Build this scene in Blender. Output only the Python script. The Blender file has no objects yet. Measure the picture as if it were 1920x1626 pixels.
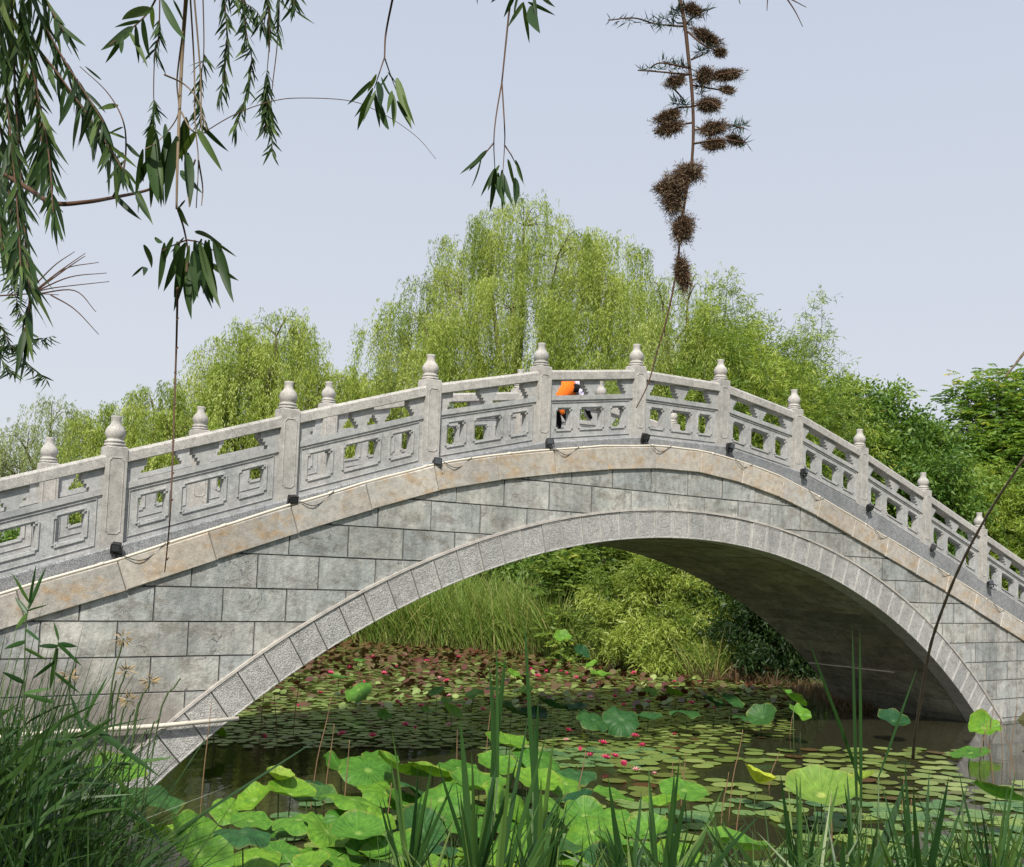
import bpy, bmesh, math, random
import numpy as np
from mathutils import Vector, Matrix
R = random.Random(7)
rng = np.random.default_rng(11)
C = bpy.context.scene.collection
sc = bpy.context.scene

# ------------------------------------------------------------------ camera
F_PX = 2012.43; CY = 933.71; PITCH = 0.068620; ROLL = 0.036713; YAW = 0.630871
CAM = np.array([0.0, -12.2288, 0.7143])
_fw = np.array([math.sin(YAW)*math.cos(PITCH), math.cos(YAW)*math.cos(PITCH), math.sin(PITCH)])
_r0 = np.array([math.cos(YAW), -math.sin(YAW), 0.0]); _u0 = np.cross(_r0, _fw)
_r = math.cos(ROLL)*_r0+math.sin(ROLL)*_u0; _u = -math.sin(ROLL)*_r0+math.cos(ROLL)*_u0
cd = bpy.data.cameras.new('camera'); cam = bpy.data.objects.new('camera', cd); C.objects.link(cam)
M = Matrix(((_r[0], _u[0], -_fw[0], CAM[0]), (_r[1], _u[1], -_fw[1], CAM[1]), (_r[2], _u[2], -_fw[2], CAM[2]), (0, 0, 0, 1)))
cam.matrix_world = M
cd.sensor_width = 36; cd.sensor_fit = 'HORIZONTAL'; cd.lens = F_PX/1920*36
cd.shift_y = (CY-813)/1920; cd.clip_start = 0.05; cd.clip_end = 2000
sc.camera = cam

# ------------------------------------------------------------------ sky and sun
SUN = Vector((-0.47, -0.47, 0.75)).normalized()
w = bpy.data.worlds.new('World'); sc.world = w; w.use_nodes = True
nt = w.node_tree; nt.nodes.clear()
out = nt.nodes.new('ShaderNodeOutputWorld'); bg = nt.nodes.new('ShaderNodeBackground')
sky = nt.nodes.new('ShaderNodeTexSky'); sky.sky_type = 'NISHITA'; sky.sun_disc = False
sky.sun_elevation = math.asin(SUN.z); sky.sun_rotation = math.atan2(SUN.x, SUN.y)
sky.air_density = 1.0; sky.dust_density = 3.0; sky.ozone_density = 1.5
mixn = nt.nodes.new('ShaderNodeMix'); mixn.data_type = 'RGBA'; mixn.inputs['Factor'].default_value = 0.9
nt.links.new(sky.outputs[0], mixn.inputs['A'])
# the milky summer haze over the whole sky: a little bluer overhead
tc = nt.nodes.new('ShaderNodeTexCoord'); sp = nt.nodes.new('ShaderNodeSeparateXYZ'); cr = nt.nodes.new('ShaderNodeValToRGB')
nt.links.new(tc.outputs['Generated'], sp.inputs[0]); nt.links.new(sp.outputs['Z'], cr.inputs[0])
cr.color_ramp.elements[0].position = 0.0; cr.color_ramp.elements[0].color = (5.95, 6.1, 6.5, 1)
cr.color_ramp.elements[1].position = 0.6; cr.color_ramp.elements[1].color = (4.45, 5.02, 6.05, 1)
nt.links.new(cr.outputs[0], mixn.inputs['B'])
nt.links.new(mixn.outputs['Result'], bg.inputs[0]); bg.inputs[1].default_value = 0.1
nt.links.new(bg.outputs[0], out.inputs[0])
sl = bpy.data.lights.new('sun', 'SUN'); sl.energy = 4.6; sl.angle = math.radians(2.2); sl.color = (1.0, 0.955, 0.87)
so = bpy.data.objects.new('sun', sl); C.objects.link(so); so.rotation_euler = (-SUN).to_track_quat('-Z', 'Y').to_euler()
sc.view_settings.view_transform = 'Standard'; sc.view_settings.look = 'None'
sc.view_settings.gamma = 1; sc.view_settings.exposure = 0.38; sc.view_settings.use_curve_mapping = False
sc.cycles.max_bounces = 6; sc.cycles.diffuse_bounces = 3; sc.cycles.glossy_bounces = 3; sc.cycles.transmission_bounces = 3
sc.cycles.use_denoising = True

# ------------------------------------------------------------------ helpers
def ray(px, py):
    return (px-960)/F_PX*_r+(CY-py)/F_PX*_u+_fw
def on_z(px, py, z):
    d = ray(px, py); return CAM+(z-CAM[2])/d[2]*d
def on_y(px, py, y):
    d = ray(px, py); return CAM+(y-CAM[1])/d[1]*d
def at_d(px, py, dist):
    return CAM+dist*ray(px, py)

def tag(o, label=None, cat=None, group=None, kind=None):
    if label: o['label'] = label
    if cat: o['category'] = cat
    if group: o['group'] = group
    if kind: o['kind'] = kind
    return o
def thing(name, label, cat, loc=(0, 0, 0), group=None):
    o = bpy.data.objects.new(name, None); o.empty_display_size = .2; C.objects.link(o); o.location = loc
    return tag(o, label, cat, group)
def link(name, me, parent=None, loc=None):
    o = bpy.data.objects.new(name, me); C.objects.link(o)
    if parent is not None: o.parent = parent
    if loc is not None: o.location = loc
    return o
def mesh(name, V, F, mat=None, smooth=False, mats=None, fm=None):
    me = bpy.data.meshes.new(name); me.from_pydata([tuple(map(float, v)) for v in V], [], F)
    for m in (mats or ([mat] if mat else [])): me.materials.append(m)
    if fm: me.polygons.foreach_set('material_index', fm)
    if smooth: me.polygons.foreach_set('use_smooth', [True]*len(me.polygons))
    me.update(); return me
def np_mesh(name, V, F, mat, tint=None, smooth=False):
    """V (n,3), F (m,k) all faces of k corners."""
    V = np.asarray(V, np.float32); F = np.asarray(F, np.int32); m, k = F.shape
    me = bpy.data.meshes.new(name); me.vertices.add(len(V)); me.vertices.foreach_set('co', V.ravel())
    me.loops.add(m*k); me.loops.foreach_set('vertex_index', F.ravel())
    me.polygons.add(m); me.polygons.foreach_set('loop_start', np.arange(0, m*k, k, dtype=np.int32))
    me.polygons.foreach_set('loop_total', np.full(m, k, np.int32))
    if smooth: me.polygons.foreach_set('use_smooth', np.ones(m, bool))
    me.update(calc_edges=True)
    if tint is not None:
        a = me.attributes.new('tint', 'FLOAT', 'FACE'); a.data.foreach_set('value', np.asarray(tint, np.float32))
    me.materials.append(mat); return me
class MB:
    def __init__(s): s.V = []; s.F = []
    def add(s, V, F):
        n = len(s.V); s.V += [tuple(v) for v in V]; s.F += [tuple(i+n for i in f) for f in F]
    def box(s, x0, x1, y0, y1, z0, z1):
        s.add([(x0, y0, z0), (x1, y0, z0), (x1, y1, z0), (x0, y1, z0), (x0, y0, z1), (x1, y0, z1), (x1, y1, z1), (x0, y1, z1)],
              [(0, 3, 2, 1), (4, 5, 6, 7), (0, 1, 5, 4), (1, 2, 6, 5), (2, 3, 7, 6), (3, 0, 4, 7)])
    def tube(s, P, rad, n=6, cap=True):
        P = [Vector(p) for p in P]; N = len(P)
        rr = rad if hasattr(rad, '__len__') else [rad]*N
        base = len(s.V); up = Vector((0.13, 0.31, 0.94)).normalized(); prev = None
        for i, p in enumerate(P):
            t = (P[min(i+1, N-1)]-P[max(i-1, 0)]).normalized()
            a = (prev - t*prev.dot(t)) if prev is not None else up.cross(t)
            if a.length < 1e-4: a = Vector((1, 0, 0)).cross(t)
            a.normalize(); prev = a; b = t.cross(a)
            for k in range(n):
                q = p+(a*math.cos(2*math.pi*k/n)+b*math.sin(2*math.pi*k/n))*rr[i]; s.V.append(tuple(q))
        for i in range(N-1):
            for k in range(n):
                s.F.append((base+i*n+k, base+i*n+(k+1) % n, base+(i+1)*n+(k+1) % n, base+(i+1)*n+k))
        if cap:
            s.F.append(tuple(base+k for k in range(n))[::-1]); s.F.append(tuple(base+(N-1)*n+k for k in range(n)))
    def lathe(s, prof, n=20, cx=0, cy=0):
        b = len(s.V)
        for r, z in prof:
            for k in range(n): s.V.append((cx+r*math.cos(2*math.pi*k/n), cy+r*math.sin(2*math.pi*k/n), z))
        for i in range(len(prof)-1):
            for k in range(n): s.F.append((b+i*n+k, b+i*n+(k+1) % n, b+(i+1)*n+(k+1) % n, b+(i+1)*n+k))
        s.F.append(tuple(b+k for k in range(n))[::-1]); s.F.append(tuple(b+(len(prof)-1)*n+k for k in range(n)))
    def mesh(s, name, mat, smooth=False): return mesh(name, s.V, s.F, mat, smooth)
def smooth_path(P, n=6):
    P = [np.array(p, float) for p in P]; Q = [2*P[0]-P[1]]+P+[2*P[-1]-P[-2]]; o = []
    for i in range(1, len(Q)-2):
        for t in np.linspace(0, 1, n, endpoint=False):
            a, b, c, d = Q[i-1:i+3]
            o.append(.5*((2*b)+(-a+c)*t+(2*a-5*b+4*c-d)*t*t+(-a+3*b-3*c+d)*t**3))
    o.append(P[-1]); return o

# ------------------------------------------------------------------ materials
class NT:
    def __init__(s, name):
        s.m = bpy.data.materials.new(name); s.m.use_nodes = True; s.t = s.m.node_tree; s.t.nodes.clear()
        s.o = s.n('ShaderNodeOutputMaterial'); s.p = s.n('ShaderNodeBsdfPrincipled'); s.l(s.p.outputs[0], s.o.inputs[0])
        s.tc = s.n('ShaderNodeTexCoord'); s.oi = s.n('ShaderNodeObjectInfo')
    def n(s, k): return s.t.nodes.new(k)
    def l(s, a, b): s.t.links.new(a, b)
    def noise(s, scale, detail=4, rough=.6, vec=None, off=False, stretch=None):
        q = s.n('ShaderNodeTexNoise'); q.inputs['Scale'].default_value = scale; q.inputs['Detail'].default_value = detail; q.inputs['Roughness'].default_value = rough
        v = vec or s.world()
        if stretch or off:
            mp = s.n('ShaderNodeMapping'); s.l(v, mp.inputs[0])
            if stretch: mp.inputs['Scale'].default_value = stretch
            v = mp.outputs[0]
            if off:
                ad = s.n('ShaderNodeVectorMath'); ad.operation = 'MULTIPLY_ADD'; 
                cm = s.n('ShaderNodeCombineXYZ'); s.l(s.oi.outputs['Random'], cm.inputs[0]); s.l(s.oi.outputs['Random'], cm.inputs[2])
                ad.inputs[1].default_value = (37, 37, 37); s.l(cm.outputs[0], ad.inputs[0]); s.l(v, ad.inputs[2]); v = ad.outputs[0]
        s.l(v, q.inputs['Vector']); return q.outputs['Fac']
    def world(s):
        g = s.n('ShaderNodeNewGeometry'); return g.outputs['Position']
    def ramp(s, f, stops):
        r = s.n('ShaderNodeValToRGB'); s.l(f, r.inputs[0]); e = r.color_ramp.elements
        while len(e) < len(stops): e.new(.5)
        for i, (p, c) in enumerate(stops):
            e[i].position = p; e[i].color = (*c, 1) if hasattr(c, '__len__') else (c, c, c, 1)
        return r.outputs[0]
    def mix(s, f, a, b, mode='MIX'):
        m = s.n('ShaderNodeMix'); m.data_type = 'RGBA'; m.blend_type = mode
        for k, v in (('Factor', f), ('A', a), ('B', b)):
            if isinstance(v, (int, float)) and k == 'Factor': m.inputs[k].default_value = v
            elif isinstance(v, (int, float)): m.inputs[k].default_value = (v, v, v, 1)
            elif isinstance(v, tuple): m.inputs[k].default_value = (*v, 1)
            else: s.l(v, m.inputs[k])
        return m.outputs['Result']
    def bump(s, h, strength=.4, dist=.01, base=None):
        b = s.n('ShaderNodeBump'); b.inputs['Strength'].default_value = strength; b.inputs['Distance'].default_value = dist; s.l(h, b.inputs['Height'])
        if base: s.l(base, b.inputs['Normal'])
        return b.outputs[0]
    def done(s, col, rough=.8, nrm=None, spec=.3):
        if isinstance(col, tuple): s.p.inputs['Base Color'].default_value = (*col, 1)
        else: s.l(col, s.p.inputs['Base Color'])
        if isinstance(rough, (int, float)): s.p.inputs['Roughness'].default_value = rough
        else: s.l(rough, s.p.inputs['Roughness'])
        s.p.inputs['Specular IOR Level'].default_value = spec
        if nrm: s.l(nrm, s.p.inputs['Normal'])
        return s.m

def stone(name, a, b, speck=.25, rough_bump=.5, fine=160, stain=None, stain_amt=.5, streak=False, var=.12, hammered=False, cracks=False, blotch=.3, scale=2.3, damp_shade=False):
    s = NT(name); n1 = s.noise(scale, 6, .65, off=True); col = s.mix(s.ramp(n1, [(.32, 0.0), (.66, 1.0)]), a, b)
    # one stone is a touch paler or warmer than the next
    rv = s.ramp(s.oi.outputs['Random'], [(0, (1-var, 1-var*.9, 1-var*.8)), (.35, (1+var*.5,)*3), (.7, (1-var*.3, 1-var*.4, 1-var*.5)), (1, (1+var, 1+var*.85, 1+var*.6))]); col = s.mix(1.0, col, rv, 'MULTIPLY')
    if stain:
        n2 = s.noise(3.4, 9, .72, off=True, stretch=(1, 1, 1.7)); f = s.ramp(n2, [(.50, 0.0), (.60, stain_amt*.55), (.72, stain_amt)]); col = s.mix(f, col, stain)
    n4 = s.noise(1.1, 7, .72, off=False, stretch=(1, 1, .45)); col = s.mix(s.ramp(n4, [(.36, blotch), (.58, 0.0)]), col, tuple(c*.38 for c in a))
    n8 = s.noise(11, 6, .75, off=True); col = s.mix(1.0, col, s.ramp(n8, [(.30, .70), (.50, 1.0), (.70, 1.22)]), 'MULTIPLY')
    if damp_shade:
        # brown-grey tide marks plus tree shade, painted into the wall's low reed end
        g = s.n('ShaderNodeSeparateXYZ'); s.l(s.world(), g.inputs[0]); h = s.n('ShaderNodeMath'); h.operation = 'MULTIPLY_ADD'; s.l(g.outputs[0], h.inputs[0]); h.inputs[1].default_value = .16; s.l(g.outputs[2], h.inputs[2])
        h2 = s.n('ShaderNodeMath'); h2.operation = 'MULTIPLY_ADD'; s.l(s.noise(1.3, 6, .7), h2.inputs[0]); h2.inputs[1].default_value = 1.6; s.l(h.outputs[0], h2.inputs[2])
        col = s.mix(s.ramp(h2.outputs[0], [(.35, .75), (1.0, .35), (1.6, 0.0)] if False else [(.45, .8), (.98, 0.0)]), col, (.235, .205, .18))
    if streak:
        n5 = s.noise(9, 3, .6, stretch=(1, 1, .08)); col = s.mix(s.ramp(n5, [(.50, 0.0), (.70, .45)]), col, tuple(c*.45 for c in a))
    n3 = s.noise(fine, 2, .7); col = s.mix(speck, col, s.ramp(n3, [(.38, .35), (.52, 1.0), (.66, 1.5)]), 'MULTIPLY')
    n6 = s.noise(26, 6, .75, off=True); nb = s.bump(n6, rough_bump, .012)
    if cracks:
        # hairline cracks and pits here and there, wandering, broken up by a mask
        v = s.n('ShaderNodeTexVoronoi'); v.feature = 'DISTANCE_TO_EDGE'; v.inputs['Scale'].default_value = 2.2
        ad = s.n('ShaderNodeVectorMath'); ad.operation = 'MULTIPLY_ADD'; nz = s.n('ShaderNodeTexNoise'); nz.inputs['Scale'].default_value = 5; nz.inputs['Detail'].default_value = 4
        s.l(s.world(), nz.inputs['Vector']); s.l(nz.outputs['Color'], ad.inputs[0]); ad.inputs[1].default_value = (.5, .5, .5); s.l(s.world(), ad.inputs[2]); s.l(ad.outputs[0], v.inputs['Vector'])
        line = s.ramp(v.outputs['Distance'], [(.0, 1.0), (.008, .7), (.014, 0.0)]); mask = s.ramp(s.noise(1.7, 3, .5, off=True), [(.52, 0.0), (.60, 1.0)])
        f = s.mix(1.0, line, mask, 'MULTIPLY'); col = s.mix(f, col, tuple(c*.28 for c in a))
        pit = s.ramp(s.noise(34, 3, .6), [(.68, 0.0), (.72, 1.0)]); pm_ = s.ramp(s.noise(1.9, 4, .6, off=True), [(.53, 0.0), (.60, .8)]); f2 = s.mix(1.0, pit, pm_, 'MULTIPLY'); col = s.mix(f2, col, tuple(c*.3 for c in a))
    if hammered:
        n7 = s.noise(60, 3, .6); nb = s.bump(n7, .9, .02, nb); col = s.mix(.55, col, s.ramp(n7, [(.40, .45), (.52, 1.0), (.62, 1.25)]), 'MULTIPLY')
    return s.done(col, .85, nb, .2)

MT = {}
MT['granite'] = stone('pale_granite', (.47, .445, .41), (.38, .365, .34), speck=.5, rough_bump=.15, fine=120, var=.06)
MT['panel'] = stone('grey_granite', (.36, .372, .368), (.415, .405, .39), speck=.4, rough_bump=.15, fine=120, var=.07)
MT['plinth'] = stone('flecked_plinth_granite', (.235, .25, .26), (.29, .29, .29), speck=.9, rough_bump=.25, fine=90, var=.08)
MT['wall'] = stone('pale_grey_wall_stone', (.34, .365, .35), (.50, .49, .455), speck=.35, rough_bump=1.0, damp_shade=True, stain=(.16, .12, .085), stain_amt=.75, var=.2, streak=True, cracks=True, blotch=.5)
MT['arch'] = stone('hammered_arch_stone', (.48, .465, .44), (.41, .405, .39), speck=.35, rough_bump=.4, fine=110, var=.07, hammered=True)
MT['margin'] = stone('dressed_stone_margin', (.46, .445, .42), (.40, .39, .37), speck=.3, rough_bump=.3, var=.05)
MT['trim'] = stone('pale_arch_trim', (.50, .46, .41), (.42, .39, .36), speck=.2, rough_bump=.3, var=.05)
MT['coping'] = stone('tan_coping_sandstone', (.47, .41, .34), (.44, .43, .40), speck=.3, rough_bump=.6, stain=(.42, .25, .09), stain_amt=.8, var=.16, scale=1.2)
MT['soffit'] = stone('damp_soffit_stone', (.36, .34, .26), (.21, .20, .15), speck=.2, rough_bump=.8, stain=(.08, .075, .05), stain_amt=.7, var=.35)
MT['mortar'] = stone('dark_mortar', (.19, .19, .18), (.13, .13, .125), speck=.1, rough_bump=.6)
MT['edge'] = stone('weathered_stone_edge', (.125, .13, .13), (.24, .235, .22), speck=.3, rough_bump=.6)
MT['deck'] = stone('deck_paving', (.38, .37, .35), (.31, .31, .30), speck=.3, rough_bump=.3)

def plain(name, col, rough=.5, spec=.4, bumpy=0):
    s = NT(name); n = s.noise(14, 4, .6); c = s.mix(s.ramp(n, [(.3, 0.0), (.7, .35)]), col, tuple(k*.6 for k in col))
    return s.done(c, rough, s.bump(s.noise(60, 3), bumpy, .004) if bumpy else None, spec)
MT['pvc'] = plain('cream_plastic_pipe', (.66, .60, .50), .4)
MT['black'] = plain('black_lamp_housing', (.02, .02, .022), .4)
MT['glass'] = plain('dark_lamp_glass', (.05, .055, .06), .08, .6)
MT['cable'] = plain('black_cable', (.015, .015, .015), .5)
MT['bark'] = plain('brown_bark', (.10, .075, .05), .9, .2, .8)
MT['twig'] = plain('reddish_twig', (.09, .05, .03), .7, .2, .4)
MT['tan_twig'] = plain('tan_twig', (.17, .125, .075), .7, .2, .4)
MT['dead'] = plain('dried_reed_stalk', (.22, .135, .075), .8, .2)
MT['stalk'] = plain('grey_brown_stalk', (.17, .135, .095), .9, .2, .9)
MT['straw'] = plain('straw', (.34, .25, .12), .8, .2)
MT['fluff'] = plain('brown_seed_fluff', (.13, .08, .05), .95, .1)
MT['fluff2'] = plain('tan_seed_fluff', (.24, .19, .12), .95, .1)
MT['needle'] = plain('blue_green_needles', (.035, .065, .045), .6)
MT['orange'] = plain('orange_vest_cloth', (.85, .17, .015), .8, .2)
MT['trousers'] = plain('black_trouser_cloth', (.012, .012, .014), .9, .1)
MT['skin'] = plain('skin', (.38, .22, .15), .6)

def foliage(name, c0, c1, c2=None, rough=.5, transl=.35, spec=.35, use_tint=True):
    s = NT(name)
    if use_tint:
        at = s.n('ShaderNodeAttribute'); at.attribute_name = 'tint'; f = at.outputs['Fac']
    else: f = s.oi.outputs['Random']
    st = [(0, c0), (1, c1)] if c2 is None else [(0, c0), (.75, c1), (1, c2)]
    col = s.ramp(f, st)
    s.done(col, rough, None, spec)
    tr = s.n('ShaderNodeBsdfTranslucent'); bc = s.mix(1.0, col, (1.5, 1.45, .75), 'MULTIPLY'); s.l(bc, tr.inputs[0])
    mx = s.n('ShaderNodeMixShader'); mx.inputs[0].default_value = transl
    s.l(s.p.outputs[0], mx.inputs[1]); s.l(tr.outputs[0], mx.inputs[2]); s.l(mx.outputs[0], s.o.inputs[0]); return s.m
MT['willow'] = foliage('willow_leaves', (.095, .165, .022), (.35, .425, .08), (.56, .59, .26))
MT['willow_far'] = foliage('haze_paled_willow_leaves', (.17, .22, .09), (.30, .36, .14), (.42, .45, .20))  # distance haze put into a paler leaf colour for the far left willow
MT['bamboo'] = foliage('bamboo_leaves', (.09, .17, .022), (.32, .41, .06), (.54, .54, .15))
MT['broad'] = foliage('dark_broad_leaves', (.05, .12, .022), (.15, .25, .04), (.28, .36, .07))
MT['ash'] = foliage('compound_leaves', (.06, .14, .02), (.20, .32, .04), (.56, .44, .05))
MT['shrub'] = foliage('shrub_leaves', (.07, .13, .02), (.20, .28, .045), (.38, .38, .06))
MT['reed'] = foliage('bank_reed_blades', (.07, .14, .022), (.24, .34, .07), (.42, .36, .15))
MT['deep'] = foliage('painted_shade_leaves', (.012, .03, .008), (.04, .08, .018), (.09, .14, .03))  # tree shade put into the leaf colour of the shrub under the vault
MT['darkreed'] = foliage('near_reed_blades', (.014, .042, .010), (.05, .105, .022), (.14, .20, .05), rough=.4, transl=.3)
MT['blade'] = foliage('cattail_blades', (.018, .055, .015), (.04, .10, .022), (.085, .16, .035), rough=.42, transl=.28, use_tint=False)
MT['nearleaf'] = foliage('near_willow_leaf', (.014, .034, .010), (.034, .070, .017), (.10, .15, .04), rough=.5, spec=.2, transl=.25, use_tint=False)
MT['nearleaf_t'] = foliage('near_willow_leaf_s', (.016, .045, .016), (.04, .085, .025), (.08, .13, .05), rough=.4, transl=.25)
MT['brownreed'] = foliage('dried_bank_litter', (.09, .055, .028), (.17, .105, .05), (.11, .12, .035), transl=.15)

def leafskin(name, c0, c1, edge, vein=.5, radial=22):
    """big round leaf: object-space radial veins, soft blotches, paler centre"""
    s = NT(name); ob = s.tc.outputs['Object']
    sp = s.n('ShaderNodeSeparateXYZ'); s.l(ob, sp.inputs[0])
    vein *= .5; at2 = s.n('ShaderNodeMath'); at2.operation = 'ARCTAN2'; s.l(sp.outputs[1], at2.inputs[0]); s.l(sp.outputs[0], at2.inputs[1])
    mu = s.n('ShaderNodeMath'); mu.operation = 'MULTIPLY'; mu.inputs[1].default_value = radial; s.l(at2.outputs[0], mu.inputs[0])
    si = s.n('ShaderNodeMath'); si.operation = 'COSINE'; s.l(mu.outputs[0], si.inputs[0])
    veins = s.ramp(si.outputs[0], [(.90, 0.0), (1.0, vein)])
    n = s.noise(5, 4, .6, vec=ob, off=True); col = s.mix(s.ramp(n, [(.3, 0.0), (.7, 1.0)]), c0, c1)
    rv = s.ramp(s.oi.outputs['Random'], [(0, (.50, .68, .80)), (.4, (.95, 1, 1)), (.75, (1.15, 1.08, .9)), (1, (1.5, 1.25, .8))]); col = s.mix(1.0, col, rv, 'MULTIPLY')
    col = s.mix(veins, col, edge)
    ln = s.n('ShaderNodeVectorMath'); ln.operation = 'LENGTH'; s.l(ob, ln.inputs[0])
    col = s.mix(s.ramp(ln.outputs['Value'], [(.035, .8), (.09, 0.0)]), col, edge)
    rim = s.n('ShaderNodeMath'); rim.operation = 'MULTIPLY_ADD'; s.l(s.noise(7, 5, .7, vec=ob, off=True), rim.inputs[0]); rim.inputs[1].default_value = .16; s.l(ln.outputs['Value'], rim.inputs[2])
    col = s.mix(s.ramp(rim.outputs[0], [(.56, 0.0), (.62, .35)]), col, (.30, .24, .05)); n9 = s.noise(11, 6, .7, vec=ob, off=True); col = s.mix(1.0, col, s.ramp(n9, [(.3, .72), (.7, 1.2)]), 'MULTIPLY')
    n2 = s.noise(16, 4, .7, vec=ob, off=True); col = s.mix(s.ramp(n2, [(.66, 0.0), (.74, .45)]), col, (.30, .20, .06))
    s.done(col, .5, s.bump(si.outputs[0], .3, .006), .22)
    tr = s.n('ShaderNodeBsdfTranslucent'); bc = s.mix(1.0, col, (1.5, 1.5, .6), 'MULTIPLY'); s.l(bc, tr.inputs[0])
    mx = s.n('ShaderNodeMixShader'); mx.inputs[0].default_value = .2
    s.l(s.p.outputs[0], mx.inputs[1]); s.l(tr.outputs[0], mx.inputs[2]); s.l(mx.outputs[0], s.o.inputs[0]); return s.m
MT['lotus'] = leafskin('lotus_leaf_bright', (.055, .16, .018), (.125, .265, .028), (.24, .37, .08))
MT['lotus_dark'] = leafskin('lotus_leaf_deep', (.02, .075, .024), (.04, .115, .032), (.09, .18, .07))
MT['lotus_yellow'] = leafskin('lotus_leaf_yellowing', (.20, .30, .035), (.28, .36, .05), (.40, .45, .12))
MT['pad'] = leafskin('lily_pad_green', (.13, .22, .075), (.18, .28, .10), (.25, .34, .14), .3, 9)
MT['padmass'] = foliage('lily_pad_mix', (.085, .022, .016), (.14, .205, .045), (.26, .32, .10), rough=.35, transl=.1, spec=.5)
MT['petal'] = plain('pink_petal', (.66, .06, .17), .5)
MT['petal_pale'] = plain('pale_pink_petal', (.80, .40, .42), .5)
MT['stamen'] = plain('yellow_stamen', (.75, .45, .05), .6)
MT['stem'] = plain('green_stem', (.06, .10, .03), .6)

def cloth_floral():
    s = NT('floral_cloth'); v = s.n('ShaderNodeTexVoronoi'); v.inputs['Scale'].default_value = 26; s.l(s.tc.outputs['Object'], v.inputs[0])
    return s.done(s.ramp(v.outputs['Distance'], [(.0, (.12, .08, .30)), (.35, (.42, .36, .60)), (.6, (.72, .70, .78))]), .9)
MT['floral'] = cloth_floral()
def m_water():
    s = NT('pond_water'); n = s.noise(1.5, 3, .5, stretch=(1, 1.4, 1)); n2 = s.noise(9, 3, .5)
    col = s.mix(s.noise(.5, 3), (.018, .022, .010), (.035, .03, .016))
    b = s.bump(n, .05, .1); b = s.bump(n2, .05, .02, b); s.done(col, .035, b, .5); s.p.inputs['IOR'].default_value = 1.33; return s.m
MT['water'] = m_water()
def m_ground():
    s = NT('bank_soil'); n = s.noise(.8, 8, .7); c = s.mix(s.ramp(n, [(.35, 0.0), (.65, 1.0)]), (.09, .065, .04), (.06, .085, .025))
    return s.done(c, .95, s.bump(s.noise(7, 8, .7), .8, .1), .1)
MT['ground'] = m_ground()

# ------------------------------------------------------------------ ground and water
ZW = -2.0
POND = [(3.3, 0.8), (2.7, -1.2), (1.3, -2.6), (.2, -4.5), (.9, -6.6), (3.5, -8.2), (9, -9.6), (16, -9.5), (23, -7), (24.5, -3), (22.8, -0.8), (21.4, .4), (20.9, 2.6), (21.6, 4.0), (23.2, 5.6), (22.8, 8.5), (22.6, 12), (23.4, 16.5), (21.2, 19.4), (19.4, 22), (18, 22.8), (13, 22.5), (6, 20), (-2, 15), (-3, 8), (0.5, 4.5), (2.8, 3.2)]
def sdf(P):
    Pg = np.array(POND); n = len(Pg); d = np.full(len(P), 1e9); ins = np.zeros(len(P), bool)
    for i in range(n):
        a = Pg[i]; b = Pg[(i+1) % n]; e = b-a; w_ = P-a
        t = np.clip((w_@e)/(e@e), 0, 1); d = np.minimum(d, np.hypot(*(w_-t[:, None]*e).T))
        c = ((a[1] <= P[:, 1]) != (b[1] <= P[:, 1])); xs = a[0]+(P[:, 1]-a[1])*(e[0]/(e[1] if abs(e[1]) > 1e-9 else 1e-9)); ins ^= c & (P[:, 0] < xs)
    return np.where(ins, -d, d)
def ground_z(P):
    P = np.atleast_2d(np.asarray(P, float))[:, :2]; d = sdf(P)
    z = np.where(d < 0, -2.02+np.maximum(-.7, d*.8), -2.02+.55*(1-np.exp(-d/.45))+.55*(1-np.exp(-np.maximum(d, 0)/3.5)))
    z += np.where(d > .2, .05*np.sin(P[:, 0]*1.7)*np.cos(P[:, 1]*1.3), 0)
    return z
gx = np.concatenate([[-900, -300, -120, -60, -35], np.arange(-22, 50, .5), [60, 90, 150, 300, 900]])
gy = np.concatenate([[-900, -300, -100, -50, -30], np.arange(-20, 46, .5), [60, 90, 150, 300, 1200]])
X, Y = np.meshgrid(gx, gy); Pg2 = np.stack([X.ravel(), Y.ravel()], 1); Z = ground_z(Pg2)
nx, ny = len(gx), len(gy); idx = np.arange(nx*ny).reshape(ny, nx)
F = np.stack([idx[:-1, :-1], idx[:-1, 1:], idx[1:, 1:], idx[1:, :-1]], -1).reshape(-1, 4)
tag(link('ground', np_mesh('ground', np.c_[Pg2, Z], F, MT['ground'], smooth=True)), kind='structure')
wm = mesh('water', [(-6, -12, ZW), (28, -12, ZW), (28, 25, ZW), (-6, 25, ZW)], [(0, 1, 2, 3)], MT['water'])
tag(link('water', wm), kind='structure')

# ------------------------------------------------------------------ the bridge
bridge = thing('stone_bridge', 'arched grey stone footbridge with carved balustrades spanning the lily pond', 'bridge')
PS = [-2.7, -.65, 1.40, 3.431, 5.470, 7.497, 9.368, 11.229, 13.119, 15.002, 16.888, 18.939, 20.958, 22.98, 25.0]
PZ = [-1.2, -.53, .16, .833, 1.498, 2.137, 2.587, 2.860, 2.897, 2.642, 2.145, 1.505, .843, .18, -.48]
W = 3.0229; PW = .232
def zb(x): return float(np.interp(x, PS, PZ))
CX = [3.47+k for k in range(-6, 22)]
_cz = {-6: -1.42, -5: -1.07, -4: -.72, -3: -.37, -2: -.02, -1: .33, 0: .67, 1: 1.04, 2: 1.40, 3: 1.75, 4: 2.07, 5: 2.29, 6: 2.46, 7: 2.61, 8: 2.715, 9: 2.735, 10: 2.64, 11: 2.465, 12: 2.20, 13: 1.89, 14: 1.58, 15: 1.265, 16: .955, 17: .62, 18: .28, 19: -.06, 20: -.40, 21: -.74}
CZ = [_cz[k] for k in range(-6, 22)]
CT = .335
cbx, cbz = [], []
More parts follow.
